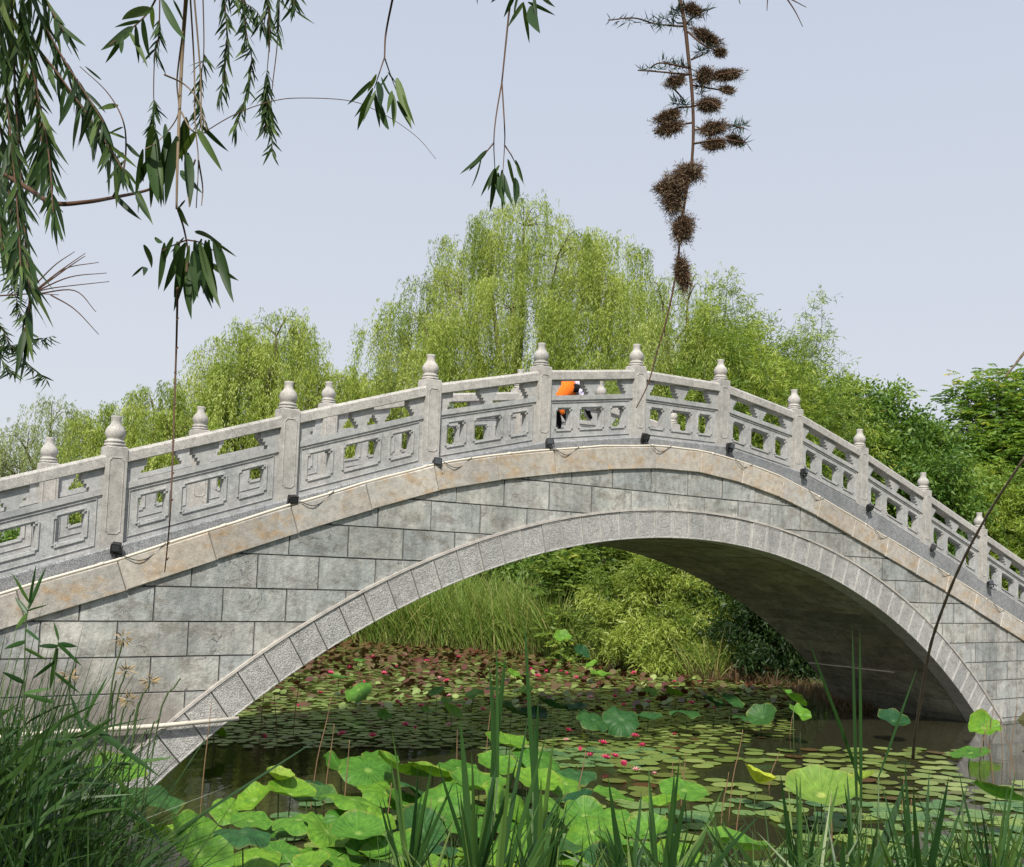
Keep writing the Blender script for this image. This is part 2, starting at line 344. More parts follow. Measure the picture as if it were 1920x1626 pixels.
for i in range(len(CX)):
    a = max(i-1, 0); b = min(i+1, len(CX)-1); t = Vector((CX[b]-CX[a], CZ[b]-CZ[a])).normalized()
    cbx.append(CX[i]+t.y*CT); cbz.append(CZ[i]-t.x*CT)
def ctop(x): return float(np.interp(x, CX, CZ))
def cbot(x): return float(np.interp(x, cbx, cbz))
IC = (12.247, -11.052, 12.379); EC = (12.318, -11.262, 13.02)
def circ_z(c, x):
    d = c[2]**2-(x-c[0])**2
    return c[1]+math.sqrt(d) if d > 0 else -99

# spandrel core: mortar mass behind the facing, open barrel under it
def core():
    m = MB(); xs = np.concatenate([np.arange(-3.2, 3.2, .8), np.arange(3.2, 21.4, .18), np.arange(21.4, 27, .8)])
    y0, y1 = -.186, W+.168
    for a, b in zip(xs[:-1], xs[1:]):
        la = max(circ_z(IC, a)+.012, -2.7); lb = max(circ_z(IC, b)+.012, -2.7)
        ta, tb = cbot(a)+.12, cbot(b)+.12
        la = min(la, ta-.05); lb = min(lb, tb-.05)
        m.add([(a, y0, la), (b, y0, lb), (b, y0, tb), (a, y0, ta), (a, y1, la), (b, y1, lb), (b, y1, tb), (a, y1, ta)],
              [(0, 1, 2, 3), (5, 4, 7, 6), (3, 2, 6, 7), (0, 4, 5, 1)])
    return m.mesh('mortar_core', MT['mortar'])
link('mortar_core', core(), bridge)

def chamfer_block(top, bot, x0, x1, yf, yb, name, mat, gap=.0038, ch=.007, edge=None, n=None):
    """prism between the curves top(x), bot(x) on [x0,x1], joint gap and worn chamfered rim"""
    L = x1-x0; n = n or max(1, int(L/.13))
    def ring(inset, y):
        xs = np.linspace(x0+inset, x1-inset, n+1); U = [];
        T = []
        for x in xs:
            t = top(x)-inset; b = bot(x)+inset
            if t < b+.004: t = b = (t+b)/2; t += .002; b -= .002
            T.append((x, y, t)); U.append((x, y, b))
        return U+T[::-1]
    A = ring(gap+ch, yf); B = ring(gap, yf+ch); D = ring(gap, yb); k = len(A); V = A+B+D
    Fc = [tuple(range(k))]+[(i, i+k, (i+1) % k+k, (i+1) % k) for i in range(k)]+[(i+k, i+2*k, (i+1) % k+2*k, (i+1) % k+k) for i in range(k)]
    return mesh(name, V, Fc, mats=[mat, edge or MT['edge']], fm=[0]+[1]*k+[1]*k)
ZC = [-2.32, -1.93, -1.54, -1.15, -.77, -.375, .015, .405, .81, 1.21, 1.605, 2.01, 2.42]
def clip_intervals(z0, z1, x0, x1):
    xs = np.linspace(x0, x1, 60); ok = [min(z1, cbot(x)+.01)-max(z0, circ_z(EC, x)+.01) > .035 for x in xs]
    o = []; s = None
    for i, k in enumerate(ok):
        if k and s is None: s = xs[i]
        if s is not None and (not k or i == len(xs)-1):
            e = xs[i] if k else xs[i-1]
            if e-s > .05: o.append((s, e))
            s = None
    return o
for c in range(len(ZC)-1):
    z0, z1 = ZC[c], ZC[c+1]; off = 3.115 if (c % 2 == 0) else 3.52
    for k in range(-8, 30):
        xa = off+.79*k+R.uniform(-.012, .012)*0; xb = xa+.79
        for s, e in clip_intervals(z0, z1, xa, xb):
            yf = -.212+R.uniform(-.006, .006)
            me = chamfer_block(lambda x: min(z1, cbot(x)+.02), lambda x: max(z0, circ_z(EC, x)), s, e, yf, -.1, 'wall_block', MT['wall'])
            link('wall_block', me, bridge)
# arch ring stones (with a smooth sunk margin round a hammered field), trim and soffit
a0 = math.asin((3.0-IC[0])/IC[2]); a1 = math.asin((21.5-IC[0])/IC[2]); NV = 58
def ring_pt(c, ang, rad=0): return (c[0]+(c[2]+rad)*math.sin(ang), c[1]+(c[2]+rad)*math.cos(ang))
def ext_hit(ang):
    # point on the outer circle along the ray from the inner centre
    dx, dz = math.sin(ang), math.cos(ang); ox, oz = IC[0]-EC[0], IC[1]-EC[1]
    b = ox*dx+oz*dz; c_ = ox*ox+oz*oz-EC[2]**2; t = -b+math.sqrt(b*b-c_); return (IC[0]+dx*t, IC[1]+dz*t)
for i in range(NV):
    u0 = a0+(a1-a0)*i/NV; u1 = a0+(a1-a0)*(i+1)/NV
    def quad(ins, y, u0=u0, u1=u1):
        g = ins/12.6; P = []
        for ang, outr in ((u0+g, 0), (u1-g, 0), (u1-g, 1), (u0+g, 1)):
            q = ext_hit(ang) if outr else ring_pt(IC, ang); dx, dz = math.sin(ang), math.cos(ang)
            sgn = -1 if outr else 1; P.append((q[0]+dx*ins*sgn, y, q[1]+dz*ins*sgn))
        return P
    yo = R.uniform(-.004, .004)
    rings = [quad(.006, .10), quad(.006, -.224+yo), quad(.010, -.231+yo), quad(.022, -.231+yo), quad(.028, -.2255+yo)]
    V = sum(rings, []); Fc = []; fm = []
    for r_ in range(4):
        for k in range(4):
            Fc.append((r_*4+k, r_*4+(k+1) % 4, (r_+1)*4+(k+1) % 4, (r_+1)*4+k)); fm.append([1, 1, 0, 1][r_] if r_ else 1)
    Fc.append((16, 17, 18, 19)); fm.append(0)
    link('arch_stone', mesh('arch_stone', V, Fc, mats=[MT['arch'], MT['margin']], fm=fm), bridge)
m = MB(); segs = 80
for i in range(segs):
    u0 = a0+(a1-a0)*i/segs; u1 = a0+(a1-a0)*(i+1)/segs
    p0, p1 = ext_hit(u0), ext_hit(u1); q0 = (p0[0]+.032*math.sin(u0), p0[1]+.032*math.cos(u0)); q1 = (p1[0]+.032*math.sin(u1), p1[1]+.032*math.cos(u1))
    m.add([(p0[0], -.242, p0[1]), (p1[0], -.242, p1[1]), (q1[0], -.242, q1[1]), (q0[0], -.242, q0[1]), (p0[0], -.1, p0[1]), (p1[0], -.1, p1[1]), (q1[0], -.1, q1[1]), (q0[0], -.1, q0[1])],
          [(0, 1, 2, 3), (3, 2, 6, 7), (4, 5, 1, 0)])
link('arch_moulding', m.mesh('arch_moulding', MT['trim']), bridge)
rows = 46
for i in range(rows):
    u0 = a0+(a1-a0)*i/rows+.0008; u1 = a0+(a1-a0)*(i+1)/rows-.0008
    cuts = [.115, 1.0+.45*(i % 2), 2.05+.4*(i % 2), W+.16]
    for ya, yb_ in zip(cuts[:-1], cuts[1:]):
        V = []
        d_ = R.uniform(.0, .012)
        for rr in (IC[2]-d_, IC[2]+.06):
            for (u, y) in ((u0, ya+.007), (u1, ya+.007), (u1, yb_-.007), (u0, yb_-.007)):
                V.append((IC[0]+rr*math.sin(u), y, IC[1]+rr*math.cos(u)))
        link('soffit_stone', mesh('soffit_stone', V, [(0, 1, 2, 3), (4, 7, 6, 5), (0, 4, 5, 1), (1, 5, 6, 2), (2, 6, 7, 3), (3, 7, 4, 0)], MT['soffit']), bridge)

# coping slabs
for side in (0, 1):
    for i in range(len(CX)-1):
        g = .004
        ya, yb_ = (-.25+R.uniform(-.004, .004), .13) if side == 0 else (W+.25, W-.13)
        c = .012
        P = [(CX[i]+g, CZ[i]), (CX[i+1]-g, CZ[i+1]), (cbx[i+1]-g, cbz[i+1]), (cbx[i]+g, cbz[i])]
        cen = (sum(p[0] for p in P)/4, sum(p[1] for p in P)/4)
        def sh(p, k): return (p[0]+(cen[0]-p[0])*k*.02, p[1]+(cen[1]-p[1])*k*.06)
        sg = 1 if side == 0 else -1
        V = [(sh(p, 1)[0], ya, sh(p, 1)[1]) for p in P]+[(p[0], ya+c*sg, p[1]) for p in P]+[(p[0], yb_, p[1]) for p in P]
        Fc = [(0, 1, 2, 3)]+[(k, k+4, (k+1) % 4+4, (k+1) % 4) for k in range(4)]+[(k+4, k+8, (k+1) % 4+8, (k+1) % 4+4) for k in range(4)]+[(11, 10, 9, 8)]
        link('coping_slab', mesh('coping_slab', V, Fc, MT['coping']), bridge)

# posts
def post_mesh():
    m = MB(); h = PW/2; H = 1.105
    prof_z = [-.12, H-.012, H]
    rings = [(h, -.12), (h, H-.012), (h-.012, H)]
    for r_, z in rings:
        m.V += [(-r_, -r_, z), (r_, -r_, z), (r_, r_, z), (-r_, r_, z)]
    for i in range(2):
        for k in range(4): m.F.append((i*4+k, i*4+(k+1) % 4, (i+1)*4+(k+1) % 4, (i+1)*4+k))
    m.F.append((8, 9, 10, 11))
    # raised moulding round the sunk field on the two outer faces
    for sg in (-1, 1):
        for (u, t) in ((0, 0),):
            x1 = h-.032; z0, z1, n = .13, H-.12, .03
            out_ = [(-x1+n, z0), (x1-n, z0), (x1-n, z0+.012), (x1, z0+n), (x1, z1-n), (x1-n*.5, z1-n*.8), (x1-n*.9, z1), (-x1+n*.9, z1), (-x1+n*.5, z1-n*.8), (-x1, z1-n), (-x1, z0+n), (-x1+n, z0+.012)]
            cz = (z0+z1)/2
            def ins(p, d): return (p[0]*(1-d/x1), cz+(p[1]-cz)*(1-d/(z1-z0)*2))
            k = len(out_); y = sg*(h)
            R0 = [(p[0], y-.0*sg, p[1]) for p in out_]; R1 = [(ins(p, .004)[0], y+.007*sg, ins(p, .004)[1]) for p in out_]
            R2 = [(ins(p, .011)[0], y+.007*sg, ins(p, .011)[1]) for p in out_]; R3 = [(ins(p, .014)[0], y+.001*sg, ins(p, .014)[1]) for p in out_]
            b = len(m.V); m.V += R0+R1+R2+R3
            for r_ in range(3):
                for q in range(k):
                    f = (b+r_*k+q, b+r_*k+(q+1) % k, b+(r_+1)*k+(q+1) % k, b+(r_+1)*k+q); m.F.append(f if sg < 0 else f[::-1])
    return m.mesh('parapet_post', MT['granite'])
def finial_mesh():
    m = MB()
    m.lathe([(.09, 0), (.112, .004), (.118, .018), (.112, .032), (.098, .036), (.1, .042), (.110, .050), (.110, .062), (.100, .070), (.088, .074), (.086, .084), (.096, .098), (.106, .122), (.111, .15), (.108, .178), (.096, .205), (.078, .228), (.064, .243), (.056, .262), (.053, .29), (.056, .318), (.060, .338), (.056, .345)], 24)
    return m.mesh('finial', MT['granite'], True)
pm, fmn = post_mesh(), finial_mesh()
for y in (0, W):
    for x, z in zip(PS, PZ):
        p = link('parapet_post', pm, bridge, (x, y, z))
        f = link('finial', fmn, p, (0, 0, 1.105))

def grid_solid(m, us, vs, solid, y0, y1, T):
    """cells solid[i][j] between us[i..i+1], vs[j..j+1]; only outer faces; T maps (u,v,y) to a point"""
    nu, nv = len(us)-1, len(vs)-1; cache = {}
    def P(i, j, y):
        k = (i, j, y)
        if k not in cache: cache[k] = len(m.V); m.V.append(T(us[i], vs[j], y))
        return cache[k]
    S = lambda i, j: 0 <= i < nu and 0 <= j < nv and solid(i, j)
    for i in range(nu):
        for j in range(nv):
            if not S(i, j): continue
            m.F.append((P(i, j, y0), P(i+1, j, y0), P(i+1, j+1, y0), P(i, j+1, y0)))
            m.F.append((P(i, j, y1), P(i, j+1, y1), P(i+1, j+1, y1), P(i+1, j, y1)))
            if not S(i-1, j): m.F.append((P(i, j, y0), P(i, j+1, y0), P(i, j+1, y1), P(i, j, y1)))
            if not S(i+1, j): m.F.append((P(i+1, j, y0), P(i+1, j, y1), P(i+1, j+1, y1), P(i+1, j+1, y0)))
            if not S(i, j-1): m.F.append((P(i, j, y0), P(i, j, y1), P(i+1, j, y1), P(i+1, j, y0)))
            if not S(i, j+1): m.F.append((P(i, j+1, y0), P(i+1, j+1, y0), P(i+1, j+1, y1), P(i, j+1, y1)))
def strip_loop(m, pts, wd, y, dy, T):
    """thin raised moulding following a closed outline in (u,v); wd in metres of v, dy its height"""
    k = len(pts); cu = sum(p[0] for p in pts)/k; cv = sum(p[1] for p in pts)/k
    def ins(p, d): return (p[0]+(d/L_ if p[0] < cu else -d/L_), p[1]+(d if p[1] < cv else -d))
    b = len(m.V)
    for d, yy in ((0, y), (.002, y+dy), (wd-.002, y+dy), (wd, y)):
        m.V += [T(*ins(p, d), yy) for p in pts]
    for r_ in range(3):
        for q in range(k):
            f = (b+r_*k+q, b+r_*k+(q+1) % k, b+(r_+1)*k+(q+1) % k, b+(r_+1)*k+q); m.F.append(f if dy < 0 else f[::-1])
L_ = 1.7
def notched(u0, u1, v0, v1, n):
    nu = n/L_; return [(u0+nu, v0), (u1-nu, v0), (u1-nu, v0+n), (u1, v0+n), (u1, v1-n), (u1-nu, v1-n), (u1-nu, v1), (u0+nu, v1), (u0+nu, v1-n), (u0, v1-n), (u0, v0+n), (u0+nu, v0+n)]
WIN = [(.10, .262), (.37, .63), (.738, .90)]
for b in range(len(PS)-1):
    xa, xb = PS[b]+PW/2-.01, PS[b+1]-PW/2+.01; za, zb_ = PZ[b], PZ[b+1]; L_ = xb-xa
    sl_ = (zb_-za)/(PS[b+1]-PS[b]); zl = za+sl_*(PW/2-.01); zr = zb_-sl_*(PW/2-.01)
    T = lambda u, v, y: (xa+(xb-xa)*u, y, zl+(zr-zl)*u+v)
    nb = .028
    us = [0]; 
    for (p, q) in WIN: us += [p, p+nb/L_, q-nb/L_, q]
    us += [1]; vs = [-.03, .18, .18+nb, .47-nb, .47, .602]
    def sol(i, j):
        u = (us[i]+us[i+1])/2; v = (vs[j]+vs[j+1])/2
        for (p, q) in WIN:
            if p < u < q and .18 < v < .47:
                cu_ = u < p+nb/L_ or u > q-nb/L_; cv_ = v < .18+nb or v > .47-nb
                return cu_ and cv_
        return False if False else True
    m = MB(); grid_solid(m, us, vs, sol, -.055, .055, T)
    for yy, dy in ((-.055, -.015), (.055, .015)):
        for (p, q) in WIN: strip_loop(m, notched(p-.036/L_, q+.036/L_, .145, .507, .03), .018, yy, dy, T)
        strip_loop(m, [(.035, .052), (.965, .052), (.965, .575), (.035, .575)], .010, yy, dy*.8, T)
    panel = m.mesh('railing_panel', MT['panel'])
    m = MB(); grid_solid(m, [0, 1], [.602, .618, .672], lambda i, j: True, -.075, .075, T); ledge = m.mesh('panel_ledge', MT['panel'])
    # stepped brackets under the handrail: a half one at each post, a full one in the middle
    st = [.672, .722, .768, .812, .91]; hw = [.062, .092, .122, .152]
    def bracket(c, side):
        wds = [h_/L_ for h_ in hw]; m_ = MB()
        if side == 0: uu = [c-w_ for w_ in wds[::-1]]+[c+w_ for w_ in wds]
        elif side < 0: uu = [0]+[c+w_ for w_ in wds]
        else: uu = [c-w_ for w_ in wds[::-1]]+[1]
        grid_solid(m_, uu, st, lambda i, j: abs((uu[i]+uu[i+1])/2-c) < wds[j] or (side < 0 and i == 0) or (side > 0 and i == len(uu)-2), -.058, .058, T)
        return m_.mesh('bracket', MT['panel'])
    brs = [bracket(.5, 0), bracket(.05, -1), bracket(.95, 1)]
    m = MB(); xs2 = [0, 1]
    pr = [(-.096, .897), (-.104, .906), (-.104, 1.012), (-.078, 1.046), (.078, 1.046), (.104, 1.012), (.104, .906), (.096, .897)]
    for u in xs2: m.V += [T(u, v, y) for y, v in pr]
    m.F += [(k, (k+1) % 8, 8+(k+1) % 8, 8+k) for k in range(8)]+[tuple(range(8))[::-1], tuple(range(8, 16))]
    rail = m.mesh('handrail', MT['granite'])
    m = MB(); X0, X1 = PS[b]+.002, PS[b+1]-.002
    n = 6; xs3 = np.linspace(X0, X1, n+1)
    zt = lambda x: za+sl_*(x-PS[b])
    for x in xs3: m.V += [(x, -.165, min(ctop(x)-.06, zt(x)-.05)), (x, -.165, zt(x)-.020), (x, -.142, zt(x)), (x, .165, zt(x)), (x, .165, min(ctop(x)-.06, zt(x)-.05))]
    for i in range(n):
        for k in range(4): m.F.append((i*5+k, (i+1)*5+k, (i+1)*5+k+1, i*5+k+1))
    m.F += [(0, 1, 2, 3, 4), (n*5+4, n*5+3, n*5+2, n*5+1, n*5)]
    pl = m.mesh('plinth_stone', MT['plinth'])
    for y in (0, W):
        for nm, me in [('railing_panel', panel), ('panel_ledge', ledge), ('handrail', rail), ('plinth_stone', pl)]+[('bracket', q) for q in brs]:
            link(nm, me, bridge, (0, y, 0))
# stepped deck between the parapets
x = -3.0
while x < 26.0:
    tr = .36; z = zb(x+tr/2)-.13; m = MB(); m.box(x, x+tr-.004, .168, W-.168, z-.35, z); link('deck_step', m.mesh('deck_step', MT['deck']), bridge); x += tr

# pipes and spotlights on the bridge
def tube_thing(name, pts, r, mat, label, cat, n=8, smooth=True, parent=None, group=None):
    m = MB(); m.tube(pts, r, n); o = link(name, m.mesh(name, mat, smooth), parent)
    return tag(o, label, cat, group) if parent is None else o
conduit = thing('cable_conduit', 'long thin cream plastic conduit running along the top edge of the coping', 'pipe')
xs = np.arange(-.5, 24.3, .33); m = MB()
m.tube([(x, -.228+.006*math.sin(x*3), ctop(x)+.021+.004*math.sin(x*5)) for x in xs], .0165, 8); link('tube', m.mesh('tube', MT['pvc'], True), conduit)
for x in np.arange(0.6, 24, 1.35):
    m = MB(); m.tube([(x-.03, -.228, ctop(x-.03)+.021), (x+.03, -.228, ctop(x+.03)+.021)], .021, 8); link('coupling', m.mesh('coupling', MT['pvc'], True), conduit)
for x in PS[3:13]:
    m = MB(); pts = [(x+.1+.45*t, -.262-.015*math.sin(6*t), ctop(x+.1+.45*t)+.035-.11*math.sin(math.pi*t)) for t in np.linspace(0, 1, 10)]
    m.tube(pts, .005, 5); link('cable', m.mesh('cable', MT['cable']), conduit)
tube_thing('water_pipe', [on_y(-60, 1384, -.32), on_y(90, 1375, -.31), on_y(300, 1361, -.30), (4.92, -.30, -1.09)], .026, MT['pvc'], 'white plastic pipe lying across the left foot of the arch', 'pipe')
tube_thing('soffit_pipe', [(19.47, .95, -1.05), (19.47, 3.1, -1.05)], .014, MT['pvc'], 'thin pale pipe fixed under the dark vault of the arch', 'pipe')
def spotlight_meshes():
    m = MB(); m.box(-.055, .055, -.045, .05, -.048, .048); m.box(-.062, .062, -.055, -.043, -.055, .055)
    for k in range(5): m.box(-.05+.022*k, -.042+.022*k, .05, .068, -.04, .04)
    hd = m.mesh('lamp_head', MT['black'])
    m = MB(); m.box(-.048, .048, -.058, -.054, -.04, .04); gl = m.mesh('lens', MT['glass'])
    m = MB(); m.box(-.075, -.067, -.02, .02, -.09, .012); m.box(.067, .075, -.02, .02, -.09, .012); m.box(-.075, .075, -.02, .02, -.098, -.088)
    m.tube([(0, 0, -.09), (0, .03, -.15)], .014, 6); br = m.mesh('lamp_bracket', MT['black'])
    m = MB(); m.tube([(.0, .04, 0), (.06, .07, -.06), (.05, .05, -.14), (.12, .0, -.17)], .006, 5); cb = m.mesh('lamp_cable', MT['cable'])
    return [('lamp_head', hd), ('lens', gl), ('lamp_bracket', br), ('lamp_cable', cb)]
SM = spotlight_meshes()
ordinal = ['beyond the picture edge', 'lowest on the left slope, near the reeds', 'second up the left slope', 'third up the left slope', 'just left of the crest post',
           'at the crest post on the right', 'first down the right slope', 'second down the right slope', 'third down the right slope', 'fourth down the right slope', 'lowest on the right slope']
LL = ['small black spotlight at the post nearest the tall reeds', 'small black spotlight at the foot of the second post from the reeds', 'small black spotlight at the post below the big willow',
      'small black spotlight at the crest post beside the orange vest', 'small black spotlight at the crest post the dangling brown twig crosses', 'small black spotlight at the first post down the far slope',
      'small black spotlight at the second post down the far slope', 'small black spotlight at the third post down the far slope', 'small black spotlight at the fourth post down the far slope', 'small black spotlight lowest on the far slope, behind the leaning stalk']
for i, lb in enumerate(LL):
    x, z = PS[3+i], PZ[3+i]
    t = thing('spotlight', lb, 'spotlight', (x+.02, -.235, z-.005), 'spotlights along the balustrade')
    t.scale = (.84, .84, .84); t.rotation_euler = (R.uniform(-.3, .5), R.uniform(-.25, .25), R.uniform(-.6, .6))
    for nm, me in SM: link(nm, me, t)

# ------------------------------------------------------------------ the person on the bridge
def skin_obj(name, V, E, rad, mat, parent, sub=2, flat=1.0):
    me = bpy.data.meshes.new(name); me.from_pydata(V, E, []); me.materials.append(mat)
    o = link(name, me, parent); md = o.modifiers.new('skin', 'SKIN'); md.use_smooth_shade = True
    sv = me.skin_vertices[0].data
    for i, r_ in enumerate(rad): sv[i].radius = (r_, r_*flat)
    sv[0].use_root = True; s = o.modifiers.new('sub', 'SUBSURF'); s.levels = 1; s.render_levels = 1
    return o
pp = on_y(1056, 790, 1.35); pz = zb(pp[0])-.13
person = thing('person', 'person in orange vest and floral sun hat stooping behind the crest railing', 'person', (pp[0]+.02, 1.35, pz)); person.scale = (1.2, 1.2, 1.17)
skin_obj('body', [(-.14, 0, .72), (-.06, 0, .84), (.04, 0, .91), (.12, 0, .93), (.18, 0, .92),
                  (-.14, -.09, .66), (.03, -.11, .42), (-.06, -.11, .09), (.07, -.11, .045),
                  (-.14, .09, .66), (.0, .11, .41), (-.14, .11, .09), (-.01, .11, .045),
                  (.12, -.17, .90), (.19, -.20, .70), (.30, -.17, .54), (.35, -.16, .50),
                  (.12, .17, .90), (.22, .20, .72), (.36, .16, .62), (.41, .15, .60)],
         [(0, 1), (1, 2), (2, 3), (3, 4), (0, 5), (5, 6), (6, 7), (7, 8), (0, 9), (9, 10), (10, 11), (11, 12), (2, 13), (13, 14), (14, 15), (15, 16), (2, 17), (17, 18), (18, 19), (19, 20)],
         [.12, .12, .12, .07, .05, .09, .058, .042, .035, .09, .058, .042, .035, .055, .042, .03, .028, .055, .042, .03, .028], MT['trousers'], person)
skin_obj('vest', [(-.17, 0, .64), (-.12, 0, .78), (-.01, 0, .885), (.08, 0, .93), (.13, 0, .94)], [(0, 1), (1, 2), (2, 3), (3, 4)], [.13, .155, .17, .16, .10], MT['orange'], person)
skin_obj('vest_hem', [(-.15, -.10, .68), (-.13, -.12, .55), (-.12, -.12, .50)], [(0, 1), (1, 2)], [.06, .045, .02], MT['orange'], person)
skin_obj('sleeve', [(.12, -.18, .92), (.19, -.215, .72), (.27, -.19, .60)], [(0, 1), (1, 2)], [.07, .058, .045], MT['floral'], person)
skin_obj('sleeve', [(.12, .18, .92), (.22, .21, .72), (.32, .17, .64)], [(0, 1), (1, 2)], [.07, .058, .045], MT['floral'], person)
skin_obj('head', [(.20, 0, .90), (.27, 0, .90), (.33, 0, .87)], [(0, 1), (1, 2)], [.06, .09, .075], MT['skin'], person)
m = MB(); m.tube([(.35, 0, .84), (.365, 0, .81)], .016, 5); link('nose', m.mesh('nose', MT['skin']), person)
m = MB(); m.lathe([(.15, -.02), (.145, .0), (.10, .03), (.098, .08), (.06, .115), (.01, .12)], 16); h = link('sun_hat', m.mesh('sun_hat', MT['floral'], True), person, (.27, 0, .93)); h.rotation_euler = (0, .75, 0)
m = MB(); V = []
for i in range(7):
    a = math.radians(110+i*140/6)
    V += [(.27+.10*math.cos(a), .11*math.sin(a), .93), (.22+.15*math.cos(a), .15*math.sin(a), .76)]
link('neck_flap', mesh('neck_flap', V, [(2*i, 2*i+1, 2*i+3, 2*i+2) for i in range(6)], MT['floral'], True), person)

# ------------------------------------------------------------------ foliage makers (numpy)
def unit(v): return v/np.maximum(np.linalg.norm(v, axis=-1, keepdims=True), 1e-9)
def leaves(P, D, L, Wd, droop=0.0):
    n = len(P); D = unit(D); rnd = rng.normal(size=(n, 3)); S = unit(np.cross(D, rnd)); L = np.broadcast_to(L, n)[:, None]; Wd = np.broadcast_to(Wd, n)[:, None]
    dn = np.array([0, 0, -1.0])*droop*L
    V = np.stack([P, P+D*L*.42+S*Wd/2+dn*.25, P+D*L+dn, P+D*L*.42-S*Wd/2+dn*.25], 1).reshape(-1, 3)
    F = np.arange(4*n).reshape(n, 4); return V, F
def blades(P, D, L, Wd, droop, seg=3):
    """grass blades: ribbons of seg quads bending over"""
    n = len(P); D = unit(D); S = unit(np.cross(D, rng.normal(size=(n, 3))*[1, 1, .2])); V = []
    L = np.broadcast_to(L, n)[:, None]; Wd = np.broadcast_to(Wd, n)[:, None]; droop = np.broadcast_to(droop, n)[:, None]
    hz = unit(D*[1, 1, 0]+rng.normal(size=(n, 3))*[.01, .01, 0])
    for k in range(seg+1):
        t = k/seg; c = P+D*L*t+(hz*.55-np.array([0, 0, .8]))*droop*L*t**2.3; w_ = Wd/2*(1-t**1.8)*(.55+.9*min(t*2, 1) if t < .5 else 1.45)/1.45+.0004
        V += [c-S*w_, c+S*w_]
    V = np.stack(V, 1).reshape(-1, 3); b = np.arange(n)[:, None]*(2*(seg+1))
    F = np.concatenate([b+np.array([2*k, 2*k+1, 2*k+3, 2*k+2]) for k in range(seg)], 1).reshape(-1, 4); return V, F
def to_world(P0, V): return V
def tree_thing(name, label, cat, x, y, group=None, zoff=-.1):
    return thing(name, label, cat, (x, y, float(ground_z([(x, y)])[0])+zoff), group)
def limb_mesh(parent, paths, mat=None, name='trunk'):
    m = MB()
    for pts, r0, r1 in paths:
        q = smooth_path(pts, 4); m.tube(q, list(np.linspace(r0, r1, len(q))), 7)
    return link(name, m.mesh(name, mat or MT['bark'], True), parent)

def willow(t, H, Rx, lobes, n_leaf, mat, leaf=.12, wid=.024, strand=(1.4, 4.2), low=1.0, seed=1):
    """lobes: (dx, dy, top z, radius) — branch masses whose strands hang like curtains"""
    global rng
    rng = np.random.default_rng(seed)
    paths = [([(0, 0, -.3), (.15, .05, H*.15), (-.1, .1, H*.32)], Rx*.09, Rx*.07)]
    Ps, Ds, Ts = [], [], []
    tot = sum(l[3]**2 for l in lobes)
    for (dx, dy, top, r) in lobes:
        mid = (dx*.45, dy*.45, H*.32+(top-H*.32)*.5)
        paths.append(([(-.1, .1, H*.3), mid, (dx*.85, dy*.85, top-.9)], Rx*.055, .03))
        nl = int(n_leaf*r*r/tot); ns = max(10, int(nl/46)); nc = max(5, int(r*r*5.5))
        # twig ends from which curtains hang
        az = rng.uniform(0, 2*np.pi, nc); rad = r*np.sqrt(rng.uniform(0.02, 1, nc)); cz = top-.55*(rad/r)**2*r*1.1+rng.normal(0, .14, nc)*r*.5
        CC = np.stack([dx+rad*np.cos(az), dy+rad*np.sin(az), cz], 1); ct = rng.uniform(0, 1, nc)
        for q in range(0, nc, 3):
            e = CC[q]; paths.append(([(dx*.8, dy*.8, top-1.0), ((dx*.8+e[0])/2, (dy*.8+e[1])/2, (top-1+e[2])/2+.35), tuple(e)], .022, .006))
        ci = rng.integers(0, nc, ns); A = CC[ci]+rng.normal(size=(ns, 3))*[.22, .22, .14]
        outw = unit(np.stack([A[:, 0]-dx, A[:, 1]-dy, np.zeros(ns)], 1)+rng.normal(size=(ns, 3))*[.5, .5, 0])
        L = rng.uniform(*strand, ns)*rng.uniform(.5, 1, ns); L = np.minimum(L, np.maximum(A[:, 2]-low, .4))
        k = max(6, int(nl/ns)); tt = (np.arange(k)+.5)/k
        tt = tt[None, :]+rng.uniform(-.02, .02, (ns, k))
        up = rng.uniform(.05, .35, ns)
        pos = A[:, None, :]+outw[:, None, :]*(.45*np.sqrt(tt)[..., None])*rng.uniform(.4, 1.3, (ns, 1, 1))
        pos[..., 2] += up[:, None]*np.sin(np.clip(tt*8, 0, np.pi))-L[:, None]*tt**1.15
        pos += rng.normal(size=pos.shape)*.035; sway = rng.normal(size=(ns, 1, 3))*[.16, .16, 0]; pos += sway*tt[..., None]**2
        D = np.array([0, 0, -1.0])+rng.normal(size=pos.shape)*[.5, .5, .35]
        Ps.append(pos.reshape(-1, 3)); Ds.append(D.reshape(-1, 3))
        Ts.append(np.clip(np.repeat(ct[ci]*.6+rng.uniform(0, .25, ns), k)+rng.normal(0, .12, ns*k)+.1, 0, 1))
    P = np.concatenate(Ps); D = np.concatenate(Ds); T = np.concatenate(Ts)
    V, F = leaves(P, D, rng.uniform(.7, 1.25, len(P))*leaf, wid*rng.uniform(.8, 1.2, len(P)))
    limb_mesh(t, paths); link('crown', np_mesh('crown', V, F, mat, T), t)
    return t

def px_off(px, py, dist_like):  # offset helper: world point for a pixel at horizontal distance
    d = ray(px, py); k = dist_like/math.hypot(d[0], d[1]); return CAM+d*k
